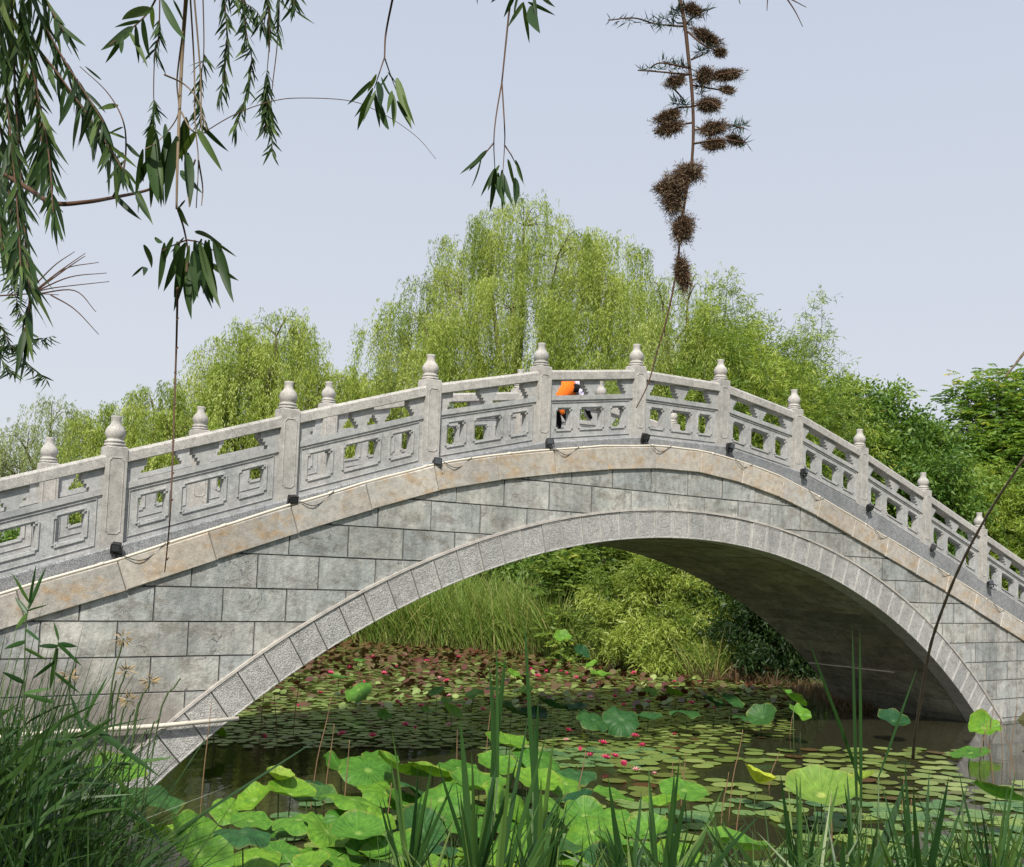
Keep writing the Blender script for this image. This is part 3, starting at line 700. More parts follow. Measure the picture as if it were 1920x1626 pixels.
# big willow in the middle
def place_lobes(base, dist, specs):
    """specs: (px, py_top, radius, depth offset) -> lobes relative to the base"""
    o = []
    for px, py, r, dd in specs:
        q = px_off(px, py, dist+dd); o.append((q[0]-base[0], q[1]-base[1], q[2]-base[2]-.15, r))
    return o
def wtree(label, px, dist, specs, n, mat='willow', low=1.2, leaf=.12, wid=.024, strand=(1.4, 4.2), seed=1, group='willows beyond the pond', k=1.0):
    specs = [(a_, b_, c_*k, d_*k) for a_, b_, c_, d_ in specs]; leaf *= k; wid *= k; strand = (strand[0]*k, strand[1]*k)
    q = px_off(px, 1060, dist); t = tree_thing('willow_tree', label, 'tree', q[0], q[1], group); b = (q[0], q[1], t.location.z)
    lo = place_lobes(b, dist, specs); H = max(l[2] for l in lo)
    return willow(t, H, 4.0, lo, n, MT[mat], leaf, wid, strand, low, seed)
wtree('tallest weeping willow, its crown rising behind the crest of the bridge', 960, 43,
      [(985, 372, 1.7, 0), (900, 430, 1.5, 1), (1060, 430, 1.6, -1), (1150, 440, 1.3, 1), (1120, 500, 1.4, -1), (840, 500, 1.2, 0), (760, 560, 1.3, 0), (720, 600, .9, 1), (960, 520, 1.7, -2), (870, 590, 1.6, -2), (1050, 560, 1.6, -2), (1180, 530, 1.2, 0), (790, 640, 1.4, -1), (950, 660, 1.5, -2.5), (1100, 650, 1.6, -2.4), (1215, 600, 1.0, 0)], 190000, seed=3, k=1.27)
wtree('bright rounded willow above the second and third balustrade posts', 500, 42,
      [(520, 575, 1.1, 0), (450, 625, 1.2, 0), (575, 620, 1.1, 1), (400, 680, 1.0, 1), (500, 660, 1.5, -1), (620, 680, 1.1, 0), (420, 740, 1.4, -1), (560, 730, 1.5, -1), (660, 720, 1.1, 1), (370, 720, .7, 0)], 105000, low=.6, seed=5, k=1.35)
wtree('low willow filling the dip between the two bright willows', 690, 46, [(690, 700, 1.3, 0), (640, 690, 1.2, 1), (740, 690, 1.2, 0), (700, 760, 1.4, -1)], 34000, low=.5, seed=6, k=1.27)
wtree('low willow behind the first balustrade post on the left', 260, 39, [(300, 725, 1.0, 0), (250, 755, 1.1, 0), (330, 760, 1.2, -1), (200, 765, .8, 0), (280, 820, 1.4, -1), (180, 800, .9, 0)], 56000, low=.4, seed=8, k=1.18)
wtree('hazy pale willow farthest left beyond the bridge', 90, 48, [(95, 745, 1.3, 0), (40, 790, 1.4, 0), (140, 780, 1.2, 0), (60, 840, 1.6, -1), (150, 850, 1.5, -1), (-10, 820, 1.4, 0), (10, 880, 1.5, -1)], 42000, 'willow_far', low=.3, leaf=.15, wid=.03, seed=9)
wtree('willow with thin top sprays between the crest and the bamboo', 1280, 34, [(1235, 510, .8, 0), (1290, 500, .7, 0), (1330, 560, 1.0, 0), (1250, 590, 1.2, -1), (1310, 640, 1.4, -1), (1230, 680, 1.3, -1), (1180, 690, 1.2, 0)], 46000, low=.8, seed=12)

def bamboo(t, canes, mat, leaf=.13, wid=.018, per=330, seed=1, spread=.35):
    """canes: (dx, dy, height, lean x, lean y)"""
    global rng
    rng = np.random.default_rng(seed); m = MB(); Ps, Ds, Ts = [], [], []
    for (dx, dy, h, lx, ly) in canes:
        k = 14; tt = np.linspace(0, 1, k); P = np.stack([dx+lx*tt**2.2, dy+ly*tt**2.2, h*tt-.12*h*tt**4*(abs(lx)+abs(ly))/2], 1)
        m.tube([tuple(p) for p in P], list(np.linspace(.02, .004, k)), 5)
        nb = int(h*7); tb = rng.uniform(.18, 1, nb)**.8; base = np.stack([np.interp(tb, tt, P[:, j]) for j in range(3)], 1)
        dirs = unit(rng.normal(size=(nb, 3))*[1, 1, .25]+[0, 0, .45]); bl = rng.uniform(.35, .95, nb)*(1.15-tb*.7)*spread/.35
        for i in range(nb):
            if i % 3 == 0: m.tube([tuple(base[i]), tuple(base[i]+dirs[i]*bl[i])], [.004, .002], 3, False)
        q = per//nb+1; s = rng.uniform(.25, 1.05, (nb, q)); pos = base[:, None]+dirs[:, None]*(bl[:, None]*s)[..., None]
        pos[..., 2] -= .22*s**2*bl[:, None]; pos += rng.normal(size=pos.shape)*.05
        D = dirs[:, None]*.7+rng.normal(size=pos.shape)*.55+[0, 0, -.35]
        Ps.append(pos.reshape(-1, 3)); Ds.append(D.reshape(-1, 3)); Ts.append(np.clip(rng.uniform(.1, .7)+rng.normal(0, .16, nb*q), 0, 1))
    P = np.concatenate(Ps); D = np.concatenate(Ds); V, F = leaves(P, D, rng.uniform(.7, 1.3, len(P))*leaf, wid*rng.uniform(.8, 1.2, len(P)), .1)
    link('canes', m.mesh('canes', MT['stem']), t); link('foliage', np_mesh('foliage', V, F, mat, np.concatenate(Ts)), t)
def bamboo_at(label, specs, dist, per=330, mat='bamboo', seed=1, leaf=.13, wid=.018, group='bamboo clumps behind the bridge', spread=.35):
    """specs: (px, py_top, n canes, depth off)"""
    q = px_off(specs[0][0], 1060, dist); t = tree_thing('bamboo_clump', label, 'bamboo', q[0], q[1], group); b = np.array([q[0], q[1], t.location.z]); canes = []
    rr = random.Random(seed)
    for px, py, n, dd in specs:
        for i in range(n):
            top = px_off(px+rr.uniform(-22, 22), py+abs(rr.gauss(0, 38))*(i > 0), dist+dd+rr.uniform(-.7, .7))-b
            lx, ly = rr.uniform(-.9, .9), rr.uniform(-.6, .6)
            canes.append((top[0]-lx, top[1]-ly, top[2], lx, ly))
    bamboo(t, canes, MT[mat], leaf, wid, per, seed, spread)
bamboo_at('tall feathery bamboo with the highest sprays against the sky', [(1350, 478, 6, 0), (1390, 510, 6, 0), (1320, 560, 5, 0), (1425, 560, 6, 0), (1370, 600, 6, -1), (1450, 640, 6, -1), (1300, 650, 5, -1), (1350, 640, 5, 0), (1400, 660, 6, 0)], 33, 760, seed=21, leaf=.19, wid=.027, spread=.5)
bamboo_at('bamboo with a lone forked spray sloping down to the dark trees', [(1522, 508, 2, 0), (1490, 560, 4, 0), (1545, 590, 4, 0), (1580, 650, 4, 0), (1470, 600, 5, 0), (1510, 660, 6, -1), (1560, 700, 5, -1), (1420, 700, 5, -1), (1480, 740, 6, -1), (1540, 720, 6, 0), (1600, 720, 5, 0)], 34, 700, seed=22, leaf=.19, wid=.027, spread=.5)
bamboo_at('low bamboo thicket behind the middle of the right balustrade', [(1400, 740, 7, -1), (1340, 720, 6, 0), (1460, 780, 7, -1), (1530, 800, 7, -1), (1270, 720, 6, 0), (1600, 780, 6, 0)], 35, 760, seed=23, leaf=.19, wid=.03, spread=.55)
bamboo_at('yellow green bamboo thicket behind the lower right balustrade', [(1640, 820, 7, 0), (1700, 790, 6, 1), (1760, 830, 8, 0), (1820, 850, 8, 0), (1880, 870, 8, 0), (1590, 870, 6, 0), (1930, 880, 8, 0), (1670, 860, 7, 0), (1730, 880, 7, 0), (1790, 880, 7, 0)], 38.5, 900, seed=24, leaf=.23, wid=.035, spread=.65)
bamboo_at('bamboo thicket low at the right edge behind the last posts', [(1700, 930, 7, 0), (1780, 950, 8, 0), (1860, 940, 8, 0), (1920, 960, 7, 0), (1960, 900, 7, 0), (1640, 940, 6, 0)], 37.5, 800, seed=25, leaf=.23, wid=.035, spread=.65)

def broad(t, H, lobes, n_leaf, mat, leaf=.10, wid=.05, frond=False, seed=1):
    global rng
    rng = np.random.default_rng(seed); paths = [([(0, 0, -.3), (.1, 0, H*.2), (0, .1, H*.4)], .16, .11)]; Ps, Ds, Ts = [], [], []; tot = sum(l[3]**2 for l in lobes)
    for dx, dy, top, r in lobes:
        paths.append(([(0, .1, H*.35), (dx*.5, dy*.5, H*.35+(top-H*.35)*.4), (dx, dy, top-r)], .07, .02))
        nl = int(n_leaf*r*r/tot); nc = max(8, int((70 if frond and r > 1.3 else 26)*r*r)); per = nl//nc+1
        d = unit(rng.normal(size=(nc, 3))+[0, 0, .25]); c = np.array([dx, dy, top-r])+d*r*rng.uniform(.45, 1.05, (nc, 1)); tint = rng.uniform(0, .7, nc)+np.clip(d[:, 2], 0, 1)*.15
        for i in range(0, nc, 3): paths.append(([(dx, dy, top-r), tuple((np.array([dx, dy, top-r])+c[i])/2+[0, 0, .1]), tuple(c[i])], .018, .005))
        if frond:
            # pinnate sprays: rows of leaflets on arching stalks, lying in near-level layers
            nf = max(1, per//14); az = rng.uniform(0, 2*np.pi, (nc, nf)); dirs = np.stack([np.cos(az), np.sin(az), rng.uniform(-.35, .6, az.shape)], -1)
            s = np.repeat(np.linspace(.15, 1, 7), 2)[None, None]; sd = np.tile([-1, 1], 7)[None, None]
            fl = rng.uniform(.28, .48, (nc, nf, 1)); base = c[:, None]+rng.normal(size=(nc, nf, 3))*[.3, .3, .12]
            pos = base[:, :, None]+dirs[:, :, None]*(fl*s)[..., None]; pos[..., 2] -= .2*s**2*fl
            lat = np.stack([-np.sin(az), np.cos(az), np.zeros_like(az)], -1)
            D = lat[:, :, None]*sd[..., None]+dirs[:, :, None]*.6+[0, 0, -.25]
            Ps.append(pos.reshape(-1, 3)); Ds.append(D.reshape(-1, 3)); Ts.append(np.clip(np.repeat(tint, nf*14)+rng.normal(0, .1, nc*nf*14), 0, 1))
        else:
            pos = c[:, None]+rng.normal(size=(nc, per, 3))*[.26, .26, .17]*(1 if r > .8 else .7); D = (pos-np.array([dx, dy, top-r]))*.5/r+rng.normal(size=pos.shape)*.6+[0, 0, -.25]
            Ps.append(pos.reshape(-1, 3)); Ds.append(D.reshape(-1, 3)); Ts.append(np.clip(np.repeat(tint, per)+rng.normal(0, .12, nc*per), 0, 1))
    P = np.concatenate(Ps); V, F = leaves(P, np.concatenate(Ds), rng.uniform(.7, 1.25, len(P))*leaf, wid*rng.uniform(.8, 1.2, len(P)), .1)
    limb_mesh(t, paths); link('crown', np_mesh('crown', V, F, mat, np.concatenate(Ts)), t)
def btree(name, label, cat, px, dist, specs, n, mat, leaf, wid, frond=False, seed=1, group='trees and shrubs beyond the bridge'):
    q = px_off(px, 1060, dist); t = tree_thing(name, label, cat, q[0], q[1], group); b = (q[0], q[1], t.location.z)
    lo = place_lobes(b, dist, specs); broad(t, max(l[2] for l in lo), lo, n, MT[mat], leaf, wid, frond, seed)
btree('broadleaf_tree', 'dark broadleaf tree between the bamboo and the compound leaved tree', 'tree', 1640, 37, [(1620, 700, 1.4, 0), (1580, 740, 1.3, 0), (1670, 730, 1.2, 0), (1720, 765, 1.2, 0), (1650, 800, 1.8, -1), (1740, 830, 1.8, -1), (1570, 820, 1.6, -1), (1680, 850, 1.8, -1)], 46000, 'broad', .19, .075, seed=31)
btree('ash_tree', 'tree with layered compound leaves at the right edge', 'tree', 1880, 42, [(1880, 690, 1.7, 0), (1815, 700, .9, 0), (1930, 675, 2.0, 1), (1850, 760, 2.0, -1), (1800, 790, 1.5, 0), (1900, 790, 2.3, -1), (1970, 740, 2.2, 0), (1830, 850, 2.0, -1), (1780, 850, 1.4, 0), (1890, 880, 2.2, -1)], 110000, 'ash', .16, .055, True, seed=32)
btree('broadleaf_tree', 'low dark tree filling the gap behind the bamboo', 'tree', 1450, 41, [(1450, 760, 1.6, 0), (1350, 780, 1.6, 0), (1550, 790, 1.6, 0), (1250, 800, 1.6, 0), (1650, 850, 1.8, 0), (1750, 880, 1.8, 0), (1850, 900, 2.0, 0), (1940, 900, 2.0, 0), (1900, 960, 2.0, -1), (1400, 860, 2, -1), (1500, 880, 2, -1), (1600, 900, 2, -1)], 46000, 'broad', .26, .11, seed=33)
btree('broadleaf_tree', 'rounded light green tree mass filling in behind the bamboo sprays', 'tree', 1450, 39, [(1345, 600, 1.5, 0), (1400, 590, 1.3, 0), (1300, 660, 1.6, 0), (1450, 640, 1.5, 0), (1500, 680, 1.5, 0), (1545, 725, 1.4, 0), (1380, 680, 1.7, -1), (1460, 740, 1.8, -1), (1590, 770, 1.4, 0), (1300, 740, 1.7, -1), (1540, 800, 1.7, -1)], 70000, 'bamboo', .21, .036, seed=34)
# a low belt of dark shrubs closes the view under the crowns all along the far bank
for i, (px, d, top, lab) in enumerate([(150, 42, 900, 'dark undergrowth below the hazy willow'), (330, 43, 900, 'dark undergrowth below the low willow on the left'), (520, 46, 850, 'dark undergrowth below the bright rounded willow'), (700, 48, 820, 'dark undergrowth below the dip between the willows'), (880, 48, 775, 'dark undergrowth below the tallest willow on its left'), (1060, 48, 770, 'dark undergrowth below the tallest willow on its right'), (1220, 40, 790, 'dark undergrowth left of the bamboo')]):
    btree('shrub', lab, 'shrub', px, d, [(px-70, top+20, 1.9, 0), (px, top, 2.0, 0), (px+70, top+20, 1.9, 0), (px-40, top+100, 2.1, -.5), (px+50, top+110, 2.1, -.5), (px, top+200, 2.1, -.5)], 16000, 'broad', .28, .12, seed=40+i)
# seen through the arch
btree('shrub', 'yellow green shrub just under the crown of the arch', 'shrub', 1100, 36, [(1080, 1015, .9, 0), (1110, 1050, .9, 0), (1050, 1035, .8, 0), (1090, 1100, 1.0, 0), (1140, 1000, 1.1, 1), (1055, 1125, .7, -1.5), (1110, 1160, .8, -2.2), (1150, 1110, .8, -1.5), (1080, 1180, .6, -2.4)], 20000, 'shrub', .17, .07, True, seed=50)
btree('shrub', 'dark shrub behind the reeds seen through the arch', 'shrub', 960, 42, [(900, 1000, 1.8, 0), (1000, 1000, 1.8, 0), (820, 1050, 1.8, 0), (1100, 1000, 1.8, 0), (720, 1080, 1.6, 0), (960, 1080, 1.6, 0), (1200, 1000, 1.8, 0)], 24000, 'broad', .24, .09, seed=51)
btree('willow_bush', 'big pale green willow bush on the far bank, seen through the arch', 'bush', 1270, 31.8, [(1215, 1028, .7, 0), (1250, 1022, .6, .4), (1180, 1075, .6, 0), (1285, 1055, .7, 0), (1330, 1068, .5, .3), (1352, 1108, .6, -.5), (1250, 1100, .7, -.8), (1150, 1120, .55, 0), (1305, 1135, .65, -.9), (1385, 1128, .45, -.5), (1200, 1145, .6, -.9), (1262, 1170, .6, -1.2), (1345, 1180, .55, -1.1), (1408, 1168, .4, -.8), (1225, 1080, .6, -.4), (1165, 1180, .45, -1.0), (1315, 1205, .4, -1.4), (1375, 1195, .45, -1.2), (1225, 1205, .4, -1.5), (1130, 1060, .6, .8), (1295, 1100, .6, .2)], 46000, 'willow', .19, .032, seed=52)
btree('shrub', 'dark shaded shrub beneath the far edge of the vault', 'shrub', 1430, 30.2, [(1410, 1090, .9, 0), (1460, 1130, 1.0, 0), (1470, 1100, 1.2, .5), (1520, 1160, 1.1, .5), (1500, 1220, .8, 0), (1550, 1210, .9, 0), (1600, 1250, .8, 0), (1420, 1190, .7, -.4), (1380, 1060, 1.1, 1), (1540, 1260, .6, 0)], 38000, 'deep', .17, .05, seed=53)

# reeds on the far bank
def blade_mass(name, label, cat, P, H, D, Wd, droop, mat, tint, kind='stuff'):
    V, F = blades(P, D, H, Wd, droop); o = link(name, np_mesh(name, V, F, mat, np.repeat(tint, 3)))
    tag(o, label, cat, kind=kind); return o
rng = np.random.default_rng(60)
def shore_pts(px0, px1, z, dist_fn, n):
    px = rng.uniform(px0, px1, n); return px
def bank_reeds(name, label, px0, px1, n, hmin, hmax, mat, tlo, thi, back=1.6, droop=.35, wd=.022):
    base = [(560, 1192), (640, 1203), (700, 1207), (850, 1216), (1000, 1228), (1150, 1250), (1300, 1270), (1400, 1280), (1500, 1292), (1580, 1330)]
    px = rng.uniform(px0, px1, n); py = np.interp(px, [b[0] for b in base], [b[1] for b in base])
    P = np.array([on_z(a, b, ZW) for a, b in zip(px, py)]); dr = unit((P-CAM)*[1, 1, 0]); P = P+dr*rng.uniform(-.35, back, n)[:, None]; P[:, 2] = np.maximum(ground_z(P), ZW)-.05
    D = np.array([0, 0, 1.0])+rng.normal(size=(n, 3))*[.22, .22, 0]
    blade_mass(name, label, 'reeds', P, rng.uniform(hmin, hmax, n), D, wd*rng.uniform(.7, 1.3, n), rng.uniform(.2, 1, n)*droop, mat, np.clip(rng.uniform(tlo, thi, n), 0, 1))
bank_reeds('bank_reeds', 'tall green reed bed along the far bank seen through the arch', 560, 1060, 9000, 1.2, 3.2, MT['reed'], .2, .95, 2.6, .45, .045)
bank_reeds('bank_reeds', 'shorter reeds in front of the pale willow bush', 1020, 1350, 2600, .5, 1.9, MT['reed'], .3, 1.0, 1.0, .4, .026)
bank_reeds('dried_reeds', 'band of brown dried reeds at the water line of the far bank', 560, 1460, 3000, .25, .95, MT['brownreed'], 0, .8, .5, .6, .022)
bank_reeds('bank_grass', 'brown and green litter on the shaded bank under the vault', 1290, 1640, 4200, .12, .5, MT['brownreed'], 0, 1, 2.2, .8, .02)

# ------------------------------------------------------------------ pond plants
def lotus_mesh(kind, seed, mat):
    r_ = random.Random(seed); nr, na = 7, 40; V = [(0, 0, 0)]; F = []
    ph = [r_.uniform(0, 6.28) for _ in range(5)]; amp = [r_.uniform(.03, .09) for _ in range(5)]
    for i in range(1, nr+1):
        q = i/nr
        for k in range(na):
            a = 2*math.pi*k/na; edge = 1+.05*math.sin(3*a+ph[0])+.035*math.sin(7*a+ph[1])*q
            wv = q**2.2*(amp[0]*math.sin(2*a+ph[2])+amp[1]*math.sin(5*a+ph[3])+.5*amp[2]*math.sin(9*a+ph[4])); x = q*edge*math.cos(a); y = q*edge*math.sin(a)
            if kind == 'flat': z = .03*q*q+wv*.7
            elif kind == 'cup': z = .30*q**1.7+wv*.8
            elif kind == 'bowl': z = .55*q**1.5+wv*.5; x *= .85; y *= .85
            elif kind == 'umbrella': z = .06*math.sin(q*2.4)-.20*q**3+wv*1.3
            else:  # folded along one diameter
                z = .16*q**2+wv*1.2+.55*max(0, x-.05)**1.3; 
                x = x*.8
            V.append((x*.5, y*.5, z*.5))
    for k in range(na): F.append((0, 1+k, 1+(k+1) % na))
    for i in range(nr-1):
        for k in range(na): F.append((1+i*na+k, 1+(i+1)*na+k, 1+(i+1)*na+(k+1) % na, 1+i*na+(k+1) % na))
    return mesh('leaf_blade', V, F, mat, True)
LM = {}
for mk, mt in (('b', 'lotus'), ('d', 'lotus_dark'), ('y', 'lotus_yellow')):
    for kd in ('flat', 'cup', 'bowl', 'umbrella', 'fold'):
        LM[mk+kd] = [lotus_mesh(kd, hash_ := sum(map(ord, mk+kd))*7+s, MT[mt]) for s in range(3)]
stem_tpl = {}
def lotus(px, py, wpx, h, kind, tint, label, group=None, tilt=None):
    c = on_z(px, py, ZW+h); dist = float((c-CAM)@_fw); size = wpx*dist/F_PX*1.02
    t = thing('lotus_plant', label, 'lotus', (c[0], c[1], ZW), group)
    b = link('leaf_blade', R.choice(LM[tint+kind]), t, (0, 0, h)); b.scale = (size, size, size*R.uniform(.8, 1.2))
    # leaves lean a little to the light, mostly towards the open water
    tl = R.uniform(.05, .80) if kind != 'flat' else R.uniform(0, .3); dr = R.gauss(math.pi, 1.1)
    axis = Vector((math.cos(dr), math.sin(dr), 0)); b.rotation_mode = 'QUATERNION'
    b.rotation_quaternion = Matrix.Rotation(tl, 3, -axis).to_quaternion() @ Matrix.Rotation(R.uniform(0, 6.28), 3, 'Z').to_quaternion()
    m = MB(); dx, dy = R.uniform(-.08, .08), R.uniform(-.08, .08)
    m.tube([(dx, dy, -.25), (dx*.4, dy*.4, h*.5), (0, 0, h)], [.008, .007, .005], 5); link('stem', m.mesh('stem', MT['stem'], True), t)
G1 = 'lotus leaves massed in front of the arch'
LB = 'broad bright lotus leaf in the crowd before the arch'
for a in [
    (370, 1598, 165, .35, 'fold', 'b', 'large pale folded lotus leaf at the bottom left beside the reeds'),
    (300, 1575, 110, .3, 'fold', 'b', 'bright lotus leaf tucked against the bottom left reeds'),
    (268, 1492, 150, .55, 'umbrella', 'd', 'dark glossy lotus leaf leaning out of the left reeds'),
    (215, 1455, 110, .6, 'cup', 'b', 'bright lotus leaf half hidden in the left reeds below the pipe'),
    (455, 1562, 105, .62, 'umbrella', 'd', 'deep green cupped lotus leaf with dark centre, front left of the crowd'),
    (522, 1462, 62, .62, 'bowl', 'y', 'lotus leaf standing up furled with a pale underside'),
    (478, 1500, 80, .45, 'fold', 'b', 'lotus leaf with one pale rolled rim beside the furled one'),
    (640, 1440, 100, .42, 'fold', 'b', 'lotus leaf with rolled cream edge at the dark open water'),
    (1420, 1468, 72, .34, 'bowl', 'y', 'small yellow bowl shaped lotus leaf in open water'),
    (1540, 1492, 135, .42, 'cup', 'y', 'biggest yellow green lotus leaf among the floating pads'),
    (1600, 1465, 80, .5, 'cup', 'y', 'yellow green lotus leaf directly behind the biggest one'),
    (1282, 1482, 92, .45, 'flat', 'b', 'round flat lotus leaf behind the middle right cattails'),
    (1868, 1495, 95, .45, 'cup', 'b', 'bright lotus leaf near the right edge above floating pads'),
    (1845, 1366, 62, .3, 'fold', 'b', 'lotus leaf right at the foot of the arch ring'),
    (1675, 1352, 58, .35, 'cup', 'd', 'lone lotus leaf in the shadow under the vault'),
    (1487, 1312, 52, .9, 'fold', 'b', 'tall double lotus leaf catching light before the vault'),
    (1500, 1340, 50, .5, 'fold', 'b', 'lotus leaf below the tall double one before the vault'),
    (1055, 1196, 34, .95, 'fold', 'b', 'highest small lotus leaf in front of the far reeds'),
    (1090, 1224, 34, .7, 'fold', 'd', 'blue green lotus leaf second down before the far reeds'),
    (1113, 1247, 34, .5, 'fold', 'b', 'upright lotus leaf third down before the far reeds'),
    (1128, 1268, 40, .35, 'cup', 'b', 'lowest of the stacked lotus leaves before the far reeds'),
    (1820, 1412, 70, .2, 'flat', 'b', 'lotus leaf lying low near the right foot of the arch'),
    (1385, 1592, 130, .3, 'cup', 'b', 'pale lotus leaf with turned up rim at the bottom, right of the middle cattails'),
]: lotus(*a)
crowd = [(x_, y_, w_, h_, R.choice(['cup', 'umbrella', 'flat']), R.choice('bbbd')) for x_, y_, w_, h_ in [(700, 1468, 80, .4), (760, 1512, 90, .35), (600, 1600, 95, .25), (690, 1600, 90, .28), (905, 1520, 100, .4), (985, 1545, 95, .35), (1080, 1450, 80, .5), (930, 1440, 80, .5), (860, 1440, 80, .5), (1145, 1540, 90, .35), (1210, 1610, 100, .3), (1120, 1620, 110, .28), (905, 1625, 110, .3), (785, 1625, 100, .3), (480, 1610, 90, .3), (650, 1540, 80, .35), (1150, 1490, 75, .35), (470, 1540, 80, .4), (430, 1520, 70, .35), (575, 1465, 70, .45), (715, 1420, 70, .5), (780, 1480, 75, .5), (855, 1472, 80, .5), (935, 1540, 80, .4), (1010, 1515, 75, .45), (1095, 1530, 75, .4), (1180, 1555, 75, .35), (1060, 1470, 70, .45), (980, 1440, 70, .5), (630, 1580, 80, .3), (520, 1600, 85, .3), (580, 1625, 80, .25), (830, 1590, 80, .35), (1000, 1612, 85, .3), (1240, 1510, 70, .35), (700, 1540, 80, .38), (420, 1570, 80, .3)]]
for px, py, w_, h, kd, tn in [(560, 1538, 95, .45, 'umbrella', 'b'), (612, 1560, 100, .38, 'umbrella', 'b'), (545, 1490, 90, .5, 'cup', 'b'), (590, 1500, 80, .4, 'cup', 'd'), (690, 1445, 105, .5, 'umbrella', 'b'), (660, 1500, 120, .5, 'umbrella', 'b'),
        (672, 1563, 105, .42, 'cup', 'b'), (755, 1450, 120, .55, 'cup', 'b'), (725, 1488, 95, .42, 'umbrella', 'b'), (812, 1455, 105, .55, 'cup', 'b'), (828, 1500, 110, .5, 'umbrella', 'b'), (898, 1478, 110, .55, 'cup', 'b'),
        (955, 1500, 105, .55, 'umbrella', 'b'), (790, 1556, 95, .4, 'cup', 'd'), (868, 1550, 95, .4, 'flat', 'b'), (950, 1395, 85, .7, 'cup', 'b'), (1010, 1420, 95, .6, 'umbrella', 'b'), (1005, 1470, 90, .5, 'cup', 'b'), (1052, 1520, 115, .48, 'umbrella', 'b'),
        (1085, 1500, 62, .42, 'cup', 'd'), (1112, 1562, 110, .42, 'umbrella', 'b'), (1165, 1600, 125, .4, 'cup', 'b'), (1040, 1585, 100, .4, 'flat', 'd'), (1215, 1560, 80, .35, 'cup', 'b'), (735, 1600, 110, .3, 'cup', 'b'), (640, 1610, 90, .25, 'flat', 'b'), (960, 1590, 110, .35, 'flat', 'b'), (860, 1610, 110, .3, 'flat', 'b'), (1270, 1600, 90, .25, 'flat', 'b'), (1050, 1625, 120, .3, 'cup', 'b'), (520, 1560, 80, .3, 'flat', 'b')]:
    crowd.append((px, py, w_, h, kd, tn))
ORD = ['leftmost', 'second', 'third', 'fourth', 'fifth', 'sixth', 'seventh', 'eighth', 'ninth', 'tenth', 'eleventh', 'twelfth', 'thirteenth', 'fourteenth', 'fifteenth', 'sixteenth', 'seventeenth', 'eighteenth', 'nineteenth', 'twentieth', 'twenty-first', 'twenty-second', 'twenty-third', 'twenty-fourth']
def ordl(i, n): return 'leftmost' if i == 0 else ('rightmost' if i == n-1 else ORD[i]+' from the left')
for rn, lo_, hi_ in (('back row', 0, 1460), ('second row', 1460, 1505), ('third row', 1505, 1562), ('front row', 1562, 9999)):
    row = sorted(c_ for c_ in crowd if lo_ <= c_[1] < hi_)
    for i, c_ in enumerate(row): lotus(*c_, ('dark ' if c_[5] == 'd' else 'bright ')+'lotus leaf, %s before the arch, %s' % (rn, ordl(i, len(row))), G1)
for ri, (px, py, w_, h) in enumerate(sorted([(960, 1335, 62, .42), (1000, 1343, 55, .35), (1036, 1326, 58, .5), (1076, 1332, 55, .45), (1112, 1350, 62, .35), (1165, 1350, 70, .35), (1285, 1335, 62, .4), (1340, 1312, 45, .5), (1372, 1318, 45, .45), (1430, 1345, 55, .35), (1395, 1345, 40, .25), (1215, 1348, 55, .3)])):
    lotus(px, py, w_, h, R.choice(['umbrella', 'cup']), 'd', 'dark lotus leaf of the shaded row under the arch, '+ordl(ri, 12), 'shaded row of lotus leaves under the arch')  # arch shade put into this row by the dark leaf colour
for si_, (px, py, w_, h) in enumerate(sorted([(965, 1268, 34, .4), (940, 1245, 26, .5), (675, 1237, 22, .4), (672, 1294, 52, .35), (820, 1300, 32, .45), (838, 1316, 26, .35), (800, 1334, 32, .35), (845, 1336, 42, .35), (888, 1298, 36, .4), (985, 1291, 26, .3), (1217, 1300, 32, .35), (1265, 1303, 38, .35), (925, 1290, 30, .45), (720, 1345, 30, .12), (635, 1272, 40, .4), (400, 1375, 50, .25)])):
    lotus(px, py, w_, h, R.choice(['cup', 'fold', 'umbrella']), 'b', 'small bright lotus leaf above the lily carpet, '+ordl(si_, 16), 'small lotus leaves scattered over the lily carpet')

# lily pads
def pad_mesh(seed, mat):
    r_ = random.Random(seed); n = 22; V = [(0, 0, 0)]; ph = r_.uniform(0, 6)
    for i in (1, 2):
        for k in range(n+1):
            a = .12+(2*math.pi-.24)*k/n; q = i/2*(1+.035*math.sin(5*a+ph)+.02*math.sin(11*a)); V.append((.5*q*math.cos(a), .5*q*math.sin(a), .006*(i == 2)*(1+math.sin(3*a+ph))))
    F = [(0, 1+k, 2+k) for k in range(n)]+[(1+k, n+2+k, n+3+k, 2+k) for k in range(n)]
    return mesh('lily_pad', V, F, mat, True)
PM = [pad_mesh(s, MT['pad']) for s in range(6)]
def pond_ok(P): return sdf(P) < -.15
rng = np.random.default_rng(70)
def scatter(n, x0, x1, y0, y1, mind, ok, existing=None):
    """dart throwing on a grid"""
    pts = [] if existing is None else list(existing); cell = mind; grid = {}
    for p in pts: grid.setdefault((int(p[0]//cell), int(p[1]//cell)), []).append(p)
    res = []
    C_ = rng.uniform([x0, y0], [x1, y1], (n, 2)); C_ = C_[ok(C_)]
    for p in C_:
        g = (int(p[0]//cell), int(p[1]//cell)); bad = False
        for i in (-1, 0, 1):
            for j in (-1, 0, 1):
                for q in grid.get((g[0]+i, g[1]+j), ()):
                    if (p[0]-q[0])**2+(p[1]-q[1])**2 < mind*mind: bad = True; break
                if bad: break
            if bad: break
        if not bad: grid.setdefault(g, []).append(p); res.append(p)
    return np.array(res)
def to_px(P3):
    d = P3-CAM; z = d@_fw; return np.stack([960+F_PX*(d@_r)/z, CY-F_PX*(d@_u)/z], 1)
